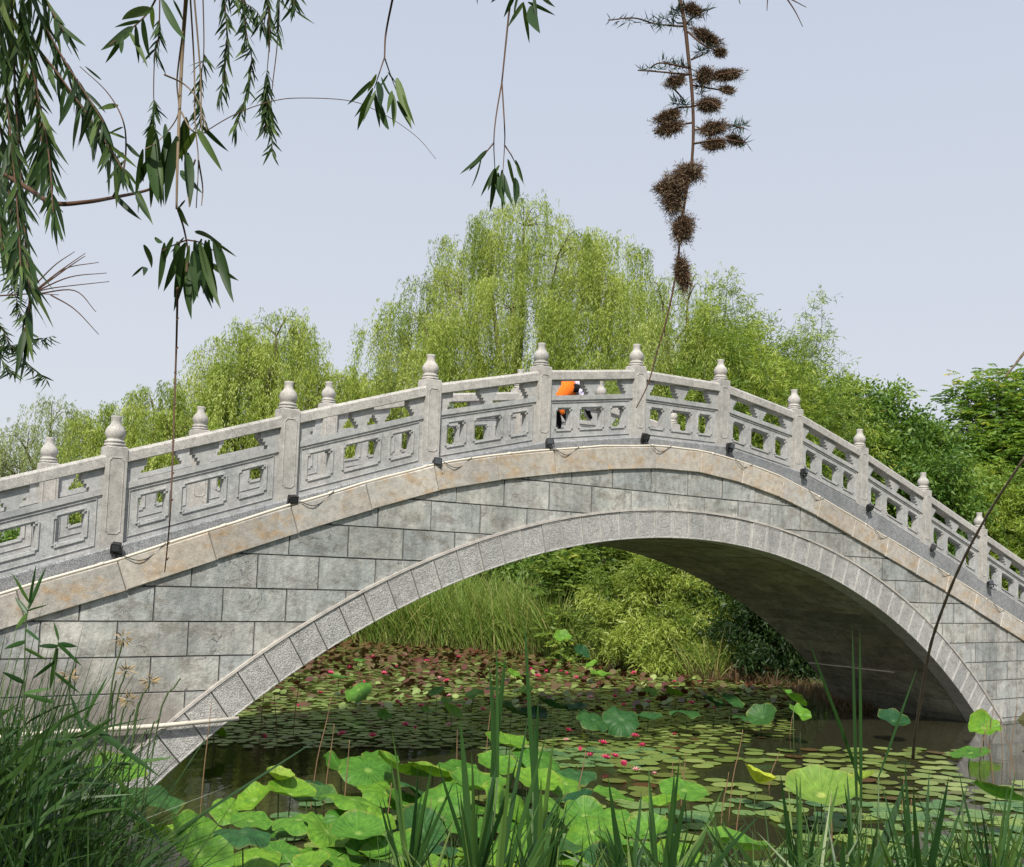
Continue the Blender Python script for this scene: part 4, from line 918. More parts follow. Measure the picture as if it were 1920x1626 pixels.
def near_ok(P):
    q = to_px(np.c_[P, np.full(len(P), ZW)]); 
    right = (q[:, 0] > 1150) & (q[:, 1] > 1405) & (q[:, 0] < 2050) & (q[:, 1] < 1680)
    hole = ((q[:, 0]-1390)/95)**2+((q[:, 1]-1575)/45)**2 < 1
    hole |= ((q[:, 0]-1400)/90)**2+((q[:, 1]-1450)/16)**2 < 1
    hole |= ((q[:, 0]-1870)/90)**2+((q[:, 1]-1440)/38)**2 < 1
    mid = (q[:, 0] > 520) & (q[:, 0] <= 1200) & (q[:, 1] > 1500) & (q[:, 1] < 1680)
    return pond_ok(P) & ((right & ~hole) | mid)
near = scatter(7000, 3, 24, -8, 1, .27, near_ok)
qn = to_px(np.c_[near, np.full(len(near), ZW)]); order = np.argsort(-qn[:, 1]); near = near[order]; qn = qn[order]
near_n = 215
for i, (p, q) in enumerate(zip(near[:near_n], qn[:near_n])):
    o = link('lily_pad', PM[i % 6], None, (p[0], p[1], ZW+.012+.004*(i % 4))); s = R.uniform(.26, .42); o.scale = (s, s, s); o.rotation_euler = (R.uniform(-.02, .02), R.uniform(-.02, .02), R.uniform(0, 6.28))
    if q[0] > 1150: tag(o, 'pale green floating lily pad among the cattails in the right foreground', 'lily pad', 'floating pads in the right foreground')
    else: tag(o, 'floating pad in the shade beneath the lotus crowd', 'lily pad', 'floating pads under the lotus crowd')
rest = near[near_n:]
def field_ok(P):
    q = to_px(np.c_[P, np.full(len(P), ZW)]); x_, y_ = q[:, 0], q[:, 1]
    lim = np.interp(x_, [350, 430, 600, 900, 1000, 1200, 1350, 1450], [1395, 1405, 1405, 1405, 1440, 1440, 1400, 1385])
    a = (x_ > 330) & (x_ < 1480) & (y_ < lim) & (y_ > 1180)
    thin = rng.uniform(size=len(P)) < np.interp(y_-lim, [-60, 0], [1.0, .25])*np.interp(x_, [1150, 1420], [1, .45])
    return (sdf(P) < -.02) & a & thin
field = scatter(90000, 2, 24, -4, 23, .145, field_ok)
sub_b = sdf(field); 
qf = to_px(np.c_[field, np.full(len(field), ZW)]); fo = np.argsort(-qf[:, 1]); field = field[fo]; qf = qf[fo]
nf_ind = 80
for i in range(nf_ind):
    p = field[i]; o = link('lily_pad', PM[i % 6], None, (p[0], p[1], ZW+.010+.004*(i % 4))); s = R.uniform(.2, .3); o.scale = (s, s, s); o.rotation_euler[2] = R.uniform(0, 6.28)
    tag(o, 'floating lily pad along the near rim of the flowering carpet', 'lily pad', 'pads on the near rim of the flowering carpet')
fp = np.concatenate([field[nf_ind:], rest]); n = len(fp); q = to_px(np.c_[fp, np.full(n, ZW)])
far = np.clip((1385-q[:, 1])/150, 0, 1)
k = 8; ang = rng.uniform(0, 6.28, n)[:, None]+np.linspace(0, 2*np.pi, k, endpoint=False)[None]
rad = np.where(q[:, 1] > 1405, .17, rng.uniform(.08, .125, n))
up = (rng.uniform(size=n) < (.02+.42*far)) & (q[:, 1] < 1340); tilt = np.where(up, rng.uniform(.25, .85, n), rng.uniform(0, .06, n)); rad = np.where(up, rad*.85, rad); ta = rng.uniform(0, 6.28, n)
lx = np.cos(ang)*rad[:, None]; ly = np.sin(ang)*rad[:, None]*rng.uniform(.85, 1, n)[:, None]
dd = lx*np.cos(ta)[:, None]+ly*np.sin(ta)[:, None]
lz = dd*np.sin(tilt)[:, None]; sh = dd*(np.cos(tilt)-1)[:, None]; lx = lx+sh*np.cos(ta)[:, None]; ly = ly+sh*np.sin(ta)[:, None]
V = np.stack([fp[:, :1]+lx, fp[:, 1:2]+ly, ZW+.012+rng.uniform(0, .014, n)[:, None]+lz+(np.sin(tilt)*rad)[:, None]*.8], -1)
F = np.arange(n*k).reshape(n, k); tint = np.where(rng.uniform(size=n) < .06+.62*far**1.3*(up+.6), rng.uniform(0, .25, n), rng.uniform(.45, 1, n))
tag(link('lily_pad_carpet', np_mesh('lily_pad_carpet', V.reshape(-1, 3), F, MT['padmass'], tint)), 'carpet of small green and dark red lily pads under the arch', 'lily pads', kind='stuff')

# lily flowers
def flower_mesh(mat, closed=False):
    V, F, fm = [], [], []
    for ringi, (np_, L, el) in enumerate(((8, .062, .45 if not closed else 1.15), (7, .052, .95 if not closed else 1.35))):
        for k in range(np_):
            a = 2*math.pi*(k+.5*ringi)/np_; ca, sa = math.cos(a), math.sin(a); b = len(V)
            pts = [(0.006, 0, 0), (.5, .20, .32), (.5, -.20, .32), (1, 0, 1)]
            e = math.cos(el); u = math.sin(el)
            for (r_, s, t) in pts:
                rr = L*(r_*e); z = L*(t*u)+.01; V.append((rr*ca-s*L*1.1*sa, rr*sa+s*L*1.1*ca, z))
            F.append((b, b+1, b+3, b+2)); fm.append(0)
    b = len(V)
    for k in range(6): V.append((.014*math.cos(k*1.047), .014*math.sin(k*1.047), .028))
    V.append((0, 0, .016)); F += [(b+k, b+(k+1) % 6, b+6) for k in range(6)]; fm += [1]*6
    return mesh('lily_flower', V, F, mats=[mat, MT['stamen']], fm=fm)
FMs = [flower_mesh(MT['petal']), flower_mesh(MT['petal'], True), flower_mesh(MT['petal_pale'])]
fl = [(667, 1287), (682, 1281), (640, 1300), (750, 1322), (743, 1250), (823, 1273), (838, 1277), (789, 1324), (744, 1317), (860, 1325), (865, 1263), (873, 1312), (843, 1304), (780, 1367), (699, 1380), (760, 1360), (642, 1377), (498, 1385), (558, 1325), (842, 1360), (982, 1298), (987, 1317), (1024, 1262), (1063, 1265), (1080, 1270), (1086, 1306), (1108, 1309), (1152, 1307), (1170, 1322), (1189, 1262), (1190, 1333), (1226, 1340), (1052, 1259), (1245, 1297), (1265, 1278), (1215, 1318), (1175, 1296), (1341, 1330), (1296, 1318), (1035, 1316), (1062, 1388), (1087, 1408), (1106, 1418), (1190, 1382), (1168, 1436), (1152, 1420), (1172, 1437), (1192, 1445), (1205, 1400), (1130, 1395), (995, 1258), (1008, 1268), (800, 1240), (700, 1232), (760, 1228), (860, 1232), (620, 1262), (600, 1300), (1120, 1290), (905, 1330), (930, 1308), (1227, 1452), (1064, 1370), (1135, 1422), (1265, 1378), (655, 1252), (720, 1262)]
for i, (px, py) in enumerate(fl):
    h = R.choice([.03, .05, .09, .12]); c = on_z(px, py+2, ZW+h); pale = i % 7 == 5; mi = 2 if pale else R.choice([0, 0, 1])
    o = link('lily_flower', FMs[mi], None, (c[0], c[1], ZW+h)); s = R.uniform(1.0, 1.7)*(1.0 if py > 1300 else 1.15); o.scale = (s, s, s); o.rotation_euler = (R.uniform(-.3, .3), R.uniform(-.3, .3), R.uniform(0, 6))
    zone = 'pale pink open water lily among the pads' if pale else ('pink water lily flower in the back half of the carpet by the far bank' if py < 1300 else 'pink water lily flower in the front half of the carpet')
    tag(o, zone, 'water lily', 'pale pink water lilies' if pale else ('pink water lilies by the far bank' if py < 1300 else 'pink water lilies nearer the bridge'))

# dried stalks standing in the water
LS = sorted([372, 400, 486, 520, 548, 580, 603, 640])
LM2 = sorted([1275, 1365, 1378, 1350, 1300, 1560, 1440, 1700, 1255, 855, 910, 1075, 720, 790, 1690, 1480])
for px, py, hpx, lean in [(372, 1570, 250, 10), (400, 1420, 90, -6), (486, 1400, 110, 4), (520, 1420, 120, -12), (548, 1395, 130, 8), (580, 1530, 220, 30), (603, 1560, 200, 14), (640, 1590, 200, 6), (1275, 1540, 130, 8), (1365, 1540, 170, 24), (1378, 1590, 100, 10), (1350, 1560, 110, 14), (1300, 1545, 120, -30), (1560, 1610, 120, -4), (1880, 1430, 90, -6), (1893, 1460, 150, 14), (1865, 1480, 120, -22), (1835, 1440, 90, 18), (1905, 1470, 110, -24), (1855, 1400, 80, 8), (1440, 1480, 70, 20), (1700, 1590, 90, 8), (1255, 1530, 100, 4), (855, 1480, 110, -2), (910, 1440, 120, 6), (1075, 1560, 150, 18), (720, 1610, 140, 8), (790, 1620, 120, 14), (1690, 1540, 80, 4), (1480, 1380, 70, 14)]:
    c = on_z(px, py, ZW); dist = float((c-CAM)@_fw); h = hpx*dist/F_PX; dx = lean*dist/F_PX
    right = _r*dx; P = [c+np.array([0, 0, -.1]), c+right*.3+[0, 0, h*.45], c+right*.8+[0, 0, h*.8], c+right+[0, 0, h]]
    m = MB(); m.tube(smooth_path(P, 3), [.0058]*7+[.0035]*3, 5)
    lab, gr = ('bent brown dried stalk in the water near the right foot of the arch', 'dried stalks by the right foot of the arch') if px > 1800 else (('dried brown stalk in the dark water before the left ring, '+ordl(sum(1 for z_ in range(len(LS)) if LS[z_] < px), len(LS)), 'dried stalks in the open water on the left') if px < 700 else ('dried brown stalk among the cattails and pads, '+ordl(sum(1 for z_ in LM2 if z_ < px), len(LM2)), 'dried stalks among the cattails'))
    tag(link('dried_stalk', m.mesh('dried_stalk', MT['dead'], True)), lab, 'stalk', gr)

# ------------------------------------------------------------------ cattail clumps in the foreground
def blade_obj(parent, base, tip, wd, bend, name='leaf', mat=None, seg=8):
    """long folded blade from base to tip (world points), parent at its base"""
    o3 = Vector(parent.location) if parent else Vector((0, 0, 0)); b = Vector(base); t = Vector(tip); ax = (t-b); Lg = ax.length
    view = (b-Vector(CAM)).normalized(); side = ax.cross(view).normalized(); ang = R.uniform(-.9, .9)
    side = (side*math.cos(ang)+side.cross(ax.normalized())*math.sin(ang)).normalized(); nrm = ax.normalized().cross(side); V, F = [], []
    for i in range(seg+1):
        u = i/seg; c = b+ax*u+nrm*(bend*Lg*math.sin(u*math.pi*.5)**2*.3)+Vector((0, 0, -abs(bend)*Lg*.12*u**3)); w_ = wd*.5*(min(1, .55+u*1.6))*(1-u**3.2)+.0006
        V += [tuple(c-side*w_-o3), tuple(c+nrm*w_*.28-o3), tuple(c+side*w_-o3)]
    for i in range(seg): F += [(3*i, 3*i+1, 3*i+4, 3*i+3), (3*i+1, 3*i+2, 3*i+5, 3*i+4)]
    return link(name, mesh(name, V, F, mat or MT['blade'], True), parent)
def clump(label, bpx, bpy_, dist, tips, wpx=14, floor=None, group='cattail clumps along the near shore'):
    """blades fan from one root below the frame; tips given as (px, py) with own width"""
    low = at_d(bpx, bpy_, dist); root = np.array([low[0], low[1], (floor if floor is not None else max(ZW, float(ground_z([low[:2]])[0])))-.05])
    t = thing('cattail_clump', label, 'reeds', tuple(root), group)
    x0_, x1_ = min(q[0] for q in tips), max(q[0] for q in tips); ym = sum(q[1] for q in tips)/len(tips)
    if len(tips) > 4: tips = list(tips)+[(R.uniform(x0_-18, x1_+18), ym+R.uniform(10, 110), R.uniform(5, 11)) for _ in range(7)]
    for tp in tips:
        px, py = tp[:2]; wp = tp[2] if len(tp) > 2 else wpx; dz = R.uniform(-.3, .3)
        tip = at_d(px, py, dist+dz); bs = at_d(bpx+(px-bpx)*R.uniform(-.12, .06)+R.uniform(-9, 9), bpy_+95, dist+dz*.3)
        # continue the blade's line down to the root
        st = np.array([bs[0]*.7+root[0]*.3, bs[1]*.7+root[1]*.3, root[2]]) if bs[2]-root[2] < .25 else bs
        if st is bs:
            mid = root+(bs-root)*1.0
            m = MB(); m.tube([tuple(root-root), tuple((bs-root)*.5), tuple(bs-root)], [.010, .009, .006], 5); link('stalk', m.mesh('stalk', MT['stem'], True), t)
        blade_obj(t, bs if st is bs else st, tip, wp*dist/F_PX*R.uniform(.7, 1.0), R.uniform(-.35, .35))
    return t
clump('cattail clump with five narrow blades at the left of the foreground row', 765, 1600, 5.2, [(722, 1360, 6), (733, 1418, 12), (756, 1400, 11), (772, 1408, 12), (812, 1428, 10), (803, 1470, 9), (852, 1462, 10)])
clump('cattail clump with three wide blades fanned before the lotus crowd', 888, 1590, 4.8, [(833, 1415, 18), (862, 1345, 17), (876, 1400, 13), (932, 1425, 20), (955, 1395, 14), (905, 1500, 9), (860, 1560, 9)])
clump('cattail clump with blades crossing in the middle of the foreground', 928, 1650, 4.6, [(990, 1345, 15), (1020, 1372, 12), (1062, 1478, 17), (950, 1385, 11), (1060, 1485, 9), (1085, 1525, 9)])
clump('cattail clump with a single tall centre blade before the lotus crowd', 1006, 1640, 4.9, [(1003, 1340, 14), (1014, 1450, 16), (984, 1475, 11), (1058, 1482, 12), (1050, 1370, 12), (975, 1560, 8)])
clump('pair of broad dark blades standing far out near the lily flowers', 926, 1362, 9.5, [(908, 1240, 17), (928, 1205, 7), (946, 1222, 14), (925, 1310, 10)], floor=ZW)
clump('single tall thin blade standing out before the far reeds', 1002, 1390, 8.5, [(989, 1150, 9), (1006, 1300, 8)], floor=ZW)
clump('open cattail clump right of the lotus crowd', 1178, 1600, 5.0, [(1137, 1440, 14), (1196, 1476, 13), (1150, 1500, 9), (1215, 1540, 8), (1130, 1560, 8)])
clump('cattail clump with many upright blades right of the lotus crowd', 1238, 1650, 4.8, [(1206, 1436, 15), (1226, 1430, 12), (1246, 1440, 14), (1272, 1425, 13), (1290, 1470, 16), (1308, 1555, 12), (1355, 1480, 13), (1325, 1560, 9), (1220, 1540, 9)])
clump('long dark blade leaning low across the open water', 1270, 1610, 4.6, [(1440, 1522, 10), (1400, 1540, 5)])
clump('cattail clump before the biggest yellow green lotus leaf', 1500, 1640, 5.0, [(1461, 1450, 13), (1482, 1445, 14), (1502, 1455, 12), (1562, 1455, 14), (1530, 1500, 10), (1480, 1540, 9)])
clump('cattail clump with one very broad dark leaning blade', 1612, 1610, 4.8, [(1697, 1452, 25), (1570, 1470, 10), (1590, 1440, 8), (1640, 1530, 9)])
clump('dense cattail clump centre of the right foreground', 1722, 1650, 4.7, [(1640, 1460, 10), (1672, 1440, 12), (1700, 1420, 11), (1728, 1450, 14), (1745, 1440, 12), (1772, 1455, 14), (1802, 1452, 9), (1690, 1550, 14), (1760, 1560, 12), (1655, 1520, 10)])
clump('cattail clump at the right edge of the picture', 1862, 1640, 4.8, [(1822, 1440, 13), (1850, 1500, 11), (1900, 1470, 10), (1915, 1440, 10), (1880, 1520, 9), (1835, 1540, 9)])
clump('two tall thin blades standing under the dark vault', 1614, 1420, 8.5, [(1597, 1170, 11), (1612, 1180, 8)], floor=ZW)
clump('thin blade leaning left under the dark vault', 1602, 1380, 8.8, [(1525, 1190, 9)], floor=ZW)
clump('thin blade leaning right under the dark vault', 1650, 1362, 9.0, [(1724, 1250, 8)], floor=ZW)
clump('short wide blades low at the bottom right', 1590, 1660, 4.6, [(1590, 1570, 20), (1620, 1545, 12), (1560, 1590, 12), (1650, 1590, 10)])
# fine blades along the bottom edge
rng = np.random.default_rng(80)
n = 620; px = rng.uniform(640, 1960, n); keep = (px > 1120) | (rng.uniform(size=n) < .55); px = px[keep]; n = len(px)
dist = rng.uniform(4.3, 5.6, n); P = np.array([at_d(a, 1690, d) for a, d in zip(px, dist)]); gz = np.maximum(ground_z(P), ZW)
hp = rng.uniform(60, 190, n)*(.7+.5*(px > 1450)); Hh = (hp+64)*dist/F_PX+.0
D = np.array([0, 0, 1.0])+rng.normal(size=(n, 3))*[.28, .28, 0]; base = P.copy(); 
blade_mass('shore_grass', 'fine green reed blades fringing the near shore at the bottom', 'reeds', np.c_[P[:, 0], P[:, 1], P[:, 2]-.25]-D*.25, Hh+.5, D, rng.uniform(.010, .022, n), rng.uniform(0, .5, n), MT['darkreed'], rng.uniform(.2, 1, n))

n = 430; px = np.concatenate([rng.uniform(1380, 1980, 300), rng.uniform(680, 1380, 130)]); dist = rng.uniform(4.4, 5.5, n); P = np.array([at_d(a, 1700, d) for a, d in zip(px, dist)])
D = np.array([0, 0, 1.0])+rng.normal(size=(n, 3))*[.42, .42, 0]
blade_mass('leaning_blades', 'loose green reed blades leaning every way along the near shore', 'reeds', P-D*.2, rng.uniform(110, 250, n)*dist/F_PX+.2, D, rng.uniform(.018, .038, n), rng.uniform(0, .45, n), MT['darkreed'], rng.uniform(.3, 1, n))
# the dense dark reed stand on the left bank
n = 3600; px = rng.uniform(-160, 245, n); px = np.where(rng.uniform(size=n) < .45, rng.uniform(-160, 120, n), px)
env = np.interp(px, [-160, 0, 60, 110, 160, 220, 300, 360, 400], [1100, 1150, 1220, 1330, 1420, 1490, 1580, 1640, 1680])
dist = rng.uniform(3.6, 6.2, n); top = env+np.abs(rng.normal(0, 1, n))*120-20; topz = np.array([at_d(a, b, d)[2] for a, b, d in zip(px, top, dist)])
P = np.array([at_d(a, 1500, d) for a, d in zip(px, dist)]); gz = np.maximum(ground_z(P), ZW); H = np.clip(topz-gz, .25, 3)
D = np.array([0, 0, 1.0])+rng.normal(size=(n, 3))*[.13, .13, 0]
low = rng.uniform(size=n) < .5; z0 = np.where(low, gz, gz+H*rng.uniform(.2, .75, n)); LL_ = np.where(low, H*1.05, rng.uniform(.25, .55, n)); D[~low] += rng.normal(size=((~low).sum(), 3))*[.75, .75, 0]
P[:, 2] = z0
blade_mass('reed_stand', 'dense dark green reed stand covering the left bank', 'reeds', P, LL_, D, np.where(low, rng.uniform(.012, .026, n), rng.uniform(.018, .036, n)), rng.uniform(.05, .6, n), MT['darkreed'], np.clip(rng.normal(.35, .25, n), 0, 1))
def reed(label, pts, dist, leaves_, r=.004):
    """single reed: stalk through pixels, leaves (t along, tip px, py, width px)"""
    W_ = [at_d(a, b, dist) for a, b in pts]; root = W_[0].copy(); gz_ = max(float(ground_z([root[:2]])[0]), ZW); 
    t = thing('reed', label, 'reed', (root[0], root[1], gz_), None)
    P = [np.array([root[0], root[1], gz_])]+W_; P = [p-np.array(t.location) for p in P]; m = MB(); q = smooth_path(P, 4); m.tube(q, list(np.linspace(r, r*.4, len(q))), 5); link('stalk', m.mesh('stalk', MT['stem'], True), t)
    Q = smooth_path(W_, 8)
    for (u, px, py, wp) in leaves_:
        b = Q[int(u*(len(Q)-1))]; blade_obj(t, b, at_d(px, py, dist+R.uniform(-.1, .1)), wp*dist/F_PX, R.uniform(-.3, .3))
reed('tallest slender reed crossing the lower end of the coping', [(40, 1500), (45, 1300), (48, 1180), (55, 1130)], 3.9, [(1, 20, 1075, 8), (1, 68, 1060, 5), (.95, 88, 1062, 7), (.9, 92, 1128, 6), (.85, 28, 1118, 9), (.85, 30, 1180, 10), (.7, 78, 1200, 8), (.6, 10, 1215, 9), (.55, 90, 1235, 9), (.4, 5, 1260, 9), (.35, 95, 1290, 9)])
reed('reed with drooping side leaves in front of the lower wall blocks', [(95, 1520), (98, 1350), (104, 1240), (110, 1200)], 4.2, [(1, 103, 1165, 7), (.95, 148, 1210, 10), (.95, 160, 1245, 10), (.9, 72, 1210, 9), (.85, 95, 1290, 9), (.7, 60, 1270, 8), (.6, 150, 1300, 8), (.45, 40, 1300, 9)])
reed('reed leaning over the white pipe end of the left reeds', [(150, 1560), (152, 1420), (160, 1330)], 4.2, [(1, 175, 1290, 9), (.9, 195, 1265, 8), (.8, 130, 1300, 9), (.7, 215, 1345, 8), (.6, 120, 1370, 10), (.9, 300, 1455, 12)])
reed('reed with a long leaf bowing toward the arch foot', [(200, 1590), (210, 1480), (228, 1420)], 4.3, [(1, 255, 1395, 9), (.9, 330, 1420, 8), (.8, 175, 1400, 9), (.7, 260, 1520, 9), (.5, 140, 1450, 12), (.4, 310, 1560, 9)])
reed('reed with one straight blade slanting over the lotus leaves', [(300, 1600), (330, 1560)], 4.4, [(1, 600, 1378, 5), (.6, 420, 1500, 6), (.3, 250, 1500, 9)])
for i, (tx, ty, bx, hd) in enumerate([(232, 1197, 170, 1), (236, 1258, 185, 1), (131, 1268, 120, 1), (282, 1277, 215, 1), (218, 1276, 180, 0), (240, 1313, 200, 1), (338, 1272, 240, 0), (252, 1330, 215, 0), (268, 1300, 225, 0), (190, 1345, 160, 0), (210, 1320, 178, 0), (300, 1345, 250, 0), (280, 1370, 240, 0)]):
    dist = 4.6; top = at_d(tx, ty, dist); b = at_d(bx, 1500, dist); gz_ = max(float(ground_z([b[:2]])[0]), ZW); t = thing('sedge', ('sedge stalk with tan seed head above the left reeds, '+ordl(sorted([131, 232, 236, 240, 282]).index(tx), 5)) if hd else ('bare sedge stalk above the left reeds, '+ordl(sorted([218, 338, 252, 268, 190, 210, 300, 280]).index(tx), 8)), 'sedge', (b[0], b[1], gz_), 'sedge stalks with seed heads' if hd else 'bare sedge stalks')
    l0 = np.array(t.location); m = MB(); q = smooth_path([np.array([b[0], b[1], gz_])-l0, (b*.5+top*.5)-l0-[0, 0, .02], top-l0], 4); m.tube(q, .0035, 4); link('stalk', m.mesh('stalk', MT['stem']), t)
    if hd:
        rng = np.random.default_rng(90+i); k = 46; Dn = unit(rng.normal(size=(k, 3))*[1, 1, .6]+[0, 0, -.1]); V, F = leaves(np.repeat((top-l0)[None], k, 0)+Dn*.012, Dn, rng.uniform(.02, .055, k), .006); link('seed_head', np_mesh('seed_head', V, F, MT['straw']), t)

# ------------------------------------------------------------------ near willow branches (hanging over the camera)
def near_leaf_mesh(seed):
    r_ = random.Random(seed); n = 8; cv = r_.uniform(-.10, .16); tw = r_.uniform(-.5, .5); V, F = [], []
    for i in range(n+1):
        u = i/n; w_ = (.070+.012*(seed % 3))*2.05*(u+.02)**.62*max(0, 1-u)**.95+.0012; a = tw*u; c = (cv*u*u*.8, .05*math.sin(u*3+seed), -u)
        V += [(c[0]-w_*math.cos(a), c[1]-w_*math.sin(a), c[2]), (c[0], c[1]+w_*.25, c[2]), (c[0]+w_*math.cos(a), c[1]+w_*math.sin(a), c[2])]
    for i in range(n): F += [(3*i, 3*i+1, 3*i+4, 3*i+3), (3*i+1, 3*i+2, 3*i+5, 3*i+4)]
    return mesh('leaf', V, F, MT['nearleaf'], True)
NL = [near_leaf_mesh(s) for s in range(8)]
def put_leaf(parent, pos, direction, L, wide=1.0, roll=.75):
    """leaf hanging along direction, its flat side turned roughly outwards from the tree"""
    d = Vector(direction).normalized(); z = -d; vw = (Vector(pos)-Vector(CAM)).normalized(); x = vw.cross(z)
    if x.length < 1e-3: x = Vector((1, 0, 0)).cross(z)
    x.normalize(); a = R.gauss(0, roll); x = (x*math.cos(a)+z.cross(x)*math.sin(a)).normalized(); y = z.cross(x)
    o = link('leaf', R.choice(NL), parent, tuple(Vector(pos)-parent.location)); o.rotation_mode = 'QUATERNION'
    o.rotation_quaternion = Matrix((x, y, z)).transposed().to_quaternion(); o.scale = (L*wide, L*wide, L); return o
def branch(label, main, dist, r=(.004, .0015), twigs=(), leaf_px=95, every=None, spread=.5, mat='twig', name='willow_branch', cat='branch', group=None, start=.15, wide=1.0, dj=.12, extra=()):
    """main: pixel polyline; twigs: more polylines; leaves set along all of them with spacing every(px)"""
    W_ = [at_d(a, b, dist+dj*math.sin(i*1.3)) for i, (a, b) in enumerate(main)]; t = thing(name, label, cat, tuple(W_[0]), group); l0 = np.array(t.location)
    q = smooth_path(W_, 6); m = MB(); m.tube([tuple(p-l0) for p in q], list(np.linspace(r[0], r[1], len(q))), 7)
    runs = [(q, start)]
    for tw in twigs:
        wt = [at_d(a, b, dist+R.uniform(-.12, .12)*(i > 0)) for i, (a, b) in enumerate(tw)]; qt = smooth_path(wt, 6); m.tube([tuple(p-l0) for p in qt], list(np.linspace(max(r[1], .0016), .0009, len(qt))), 5); runs.append((qt, .1))
    link('twig', m.mesh('twig', MT[mat], True), t)
    mpp = dist/F_PX; Lf = leaf_px*mpp
    if every:
        for qq, s0 in runs:
            seg = np.array(qq); dl = np.r_[0, np.cumsum(np.linalg.norm(np.diff(seg, axis=0), axis=1))]; tot = dl[-1]; s = tot*s0; k = 0
            while s < tot:
                p = np.array([np.interp(s, dl, seg[:, j]) for j in range(3)]); i = min(np.searchsorted(dl, s), len(seg)-1); tg = unit(seg[i]-seg[max(i-1, 0)])
                sd = np.array([R.gauss(0, 1), R.gauss(0, 1), R.gauss(0, .4)]); sd = sd-tg*(sd@tg); sd = unit(sd)
                d = tg*.5+sd*spread*R.uniform(.6, 1.7)+np.array([0, 0, -.75]); put_leaf(t, p, d, Lf*R.uniform(.4, 1.2), wide); s += every*mpp*R.uniform(.6, 1.4); k += 1
            put_leaf(t, seg[-1], tg+[0, 0, -.4], Lf*.8, wide)
    for (x0, y0, x1, y1) in extra:
        a = at_d(x0, y0, dist+R.uniform(-.05, .05)); b = at_d(x1, y1, dist+R.uniform(-.08, .08)); put_leaf(t, a, b-a, float(np.linalg.norm(b-a)), wide*1.05, .4)
    return t
branch('thick reddish willow bough sweeping in low from the left edge', [(-60, 290), (0, 322), (55, 355), (100, 381), (160, 379), (215, 370), (275, 357), (310, 340)], 2.2, (.0066, .0024), [[(212, 369), (228, 335), (236, 280), (230, 225), (200, 172), (150, 125)], [(100, 380), (118, 398)]], 60, None, extra=[(232, 240, 190, 250), (236, 260, 195, 240), (236, 290, 212, 300), (234, 300, 200, 345), (225, 200, 180, 205), (190, 150, 160, 120), (238, 270, 262, 300), (228, 320, 205, 350), (215, 365, 260, 420), (260, 358, 280, 425), (255, 358, 262, 400)])
LBL = ['leafy willow strand hanging at the far left edge of the frame', 'leafy willow strand second from the left edge', 'longest leafy willow strand at the left, its tip low against the sky', 'leafy willow strand fourth from the left edge', 'leafy willow strand fifth from the left edge', 'leafy willow strand arching right at the top left', 'outermost leafy willow strand of the left mass, reaching toward the bough', 'short leafy willow strand in the top left corner', 'wide leafy willow strand behind the reddish bough']
for lb, pts, d in zip(LBL, [[(-40, -60), (-25, 150), (-10, 330), (5, 470)], [(-10, -60), (10, 160), (30, 360), (40, 520)], [(20, -60), (30, 200), (45, 420), (55, 560), (40, 650)], [(30, -60), (60, 120), (90, 280), (100, 400)],
                            [(-30, -60), (20, 60), (70, 200), (80, 330)], [(40, -60), (90, 60), (150, 160), (195, 230)], [(-20, 0), (70, 90), (160, 210), (235, 325)], [(60, -60), (80, -10), (120, 60)], [(-50, 100), (0, 240), (20, 400), (30, 500)]],
                        [2.2, 2.0, 2.3, 2.1, 2.4, 2.2, 2.15, 2.3, 2.5]):
    branch(lb, pts, d, (.003, .0012), [], 84, 7.6, .42, start=.0, group='leafy willow strands at the upper left', wide=.85)
branch('straight tan willow shoot hanging down with a crowd of large leaves', [(352, -40), (343, 80), (337, 200), (333, 300), (331, 392)], 1.9, (.0042, .0018),
       [[(343, 60), (332, 150), (334, 215), (300, 262), (272, 280)], [(356, -20), (364, 120), (366, 230), (372, 300), (368, 390)], [(362, -30), (376, 140), (378, 240), (390, 275)], [(340, 210), (360, 245), (388, 250)], [(366, 300), (352, 345), (355, 388)], [(372, 300), (380, 350), (378, 385)], [(308, 140), (345, 158), (372, 190), (388, 245)]], 110, None, mat='tan_twig',
       extra=[(290, 240, 258, 325), (285, 245, 275, 380), (296, 250, 290, 385), (310, 232, 312, 305), (318, 250, 300, 370), (330, 258, 306, 380), (345, 225, 335, 295), (348, 222, 352, 300), (365, 250, 335, 305), (372, 245, 418, 318), (378, 235, 424, 290), (268, 280, 245, 370), (262, 300, 272, 340), (276, 300, 262, 350), (338, 315, 368, 372), (350, 290, 362, 385), (335, 388, 358, 425), (348, 375, 332, 395), (300, 300, 306, 390), (283, 330, 284, 390), (325, 0, 345, 40), (304, 0, 335, 78), (255, 360, 275, 420)])
branch('knot of large dark willow leaves hanging above the trailing bare twig', [(333, 392), (345, 430), (352, 470), (350, 510)], 1.9, (.002, .0015), [[(352, 450), (375, 455), (400, 470)], [(350, 450), (325, 460), (305, 470)]], 100, None,
       extra=[(322, 445, 300, 500), (308, 455, 302, 545), (350, 455, 300, 545), (352, 480, 315, 580), (352, 490, 345, 600), (355, 460, 340, 530), (365, 450, 385, 580), (375, 455, 400, 582), (385, 450, 395, 540), (392, 450, 372, 550), (400, 450, 425, 572), (405, 455, 438, 560), (362, 440, 415, 450), (345, 445, 320, 475), (398, 495, 445, 523), (395, 450, 440, 485), (360, 470, 362, 560), (370, 460, 372, 575), (380, 470, 412, 560), (335, 450, 322, 540), (345, 460, 330, 560), (388, 460, 384, 560), (378, 448, 350, 520), (270, 460, 285, 500), (268, 500, 248, 520), (272, 500, 272, 520), (290, 445, 300, 460)])
tw_ = branch('long bare drooping willow twig trailing down across the balustrade', [(333, 540), (331, 640), (327, 760), (323, 880), (318, 980), (309, 1072)], 1.9, (.0022, .0010), [], 30, None, group=None)
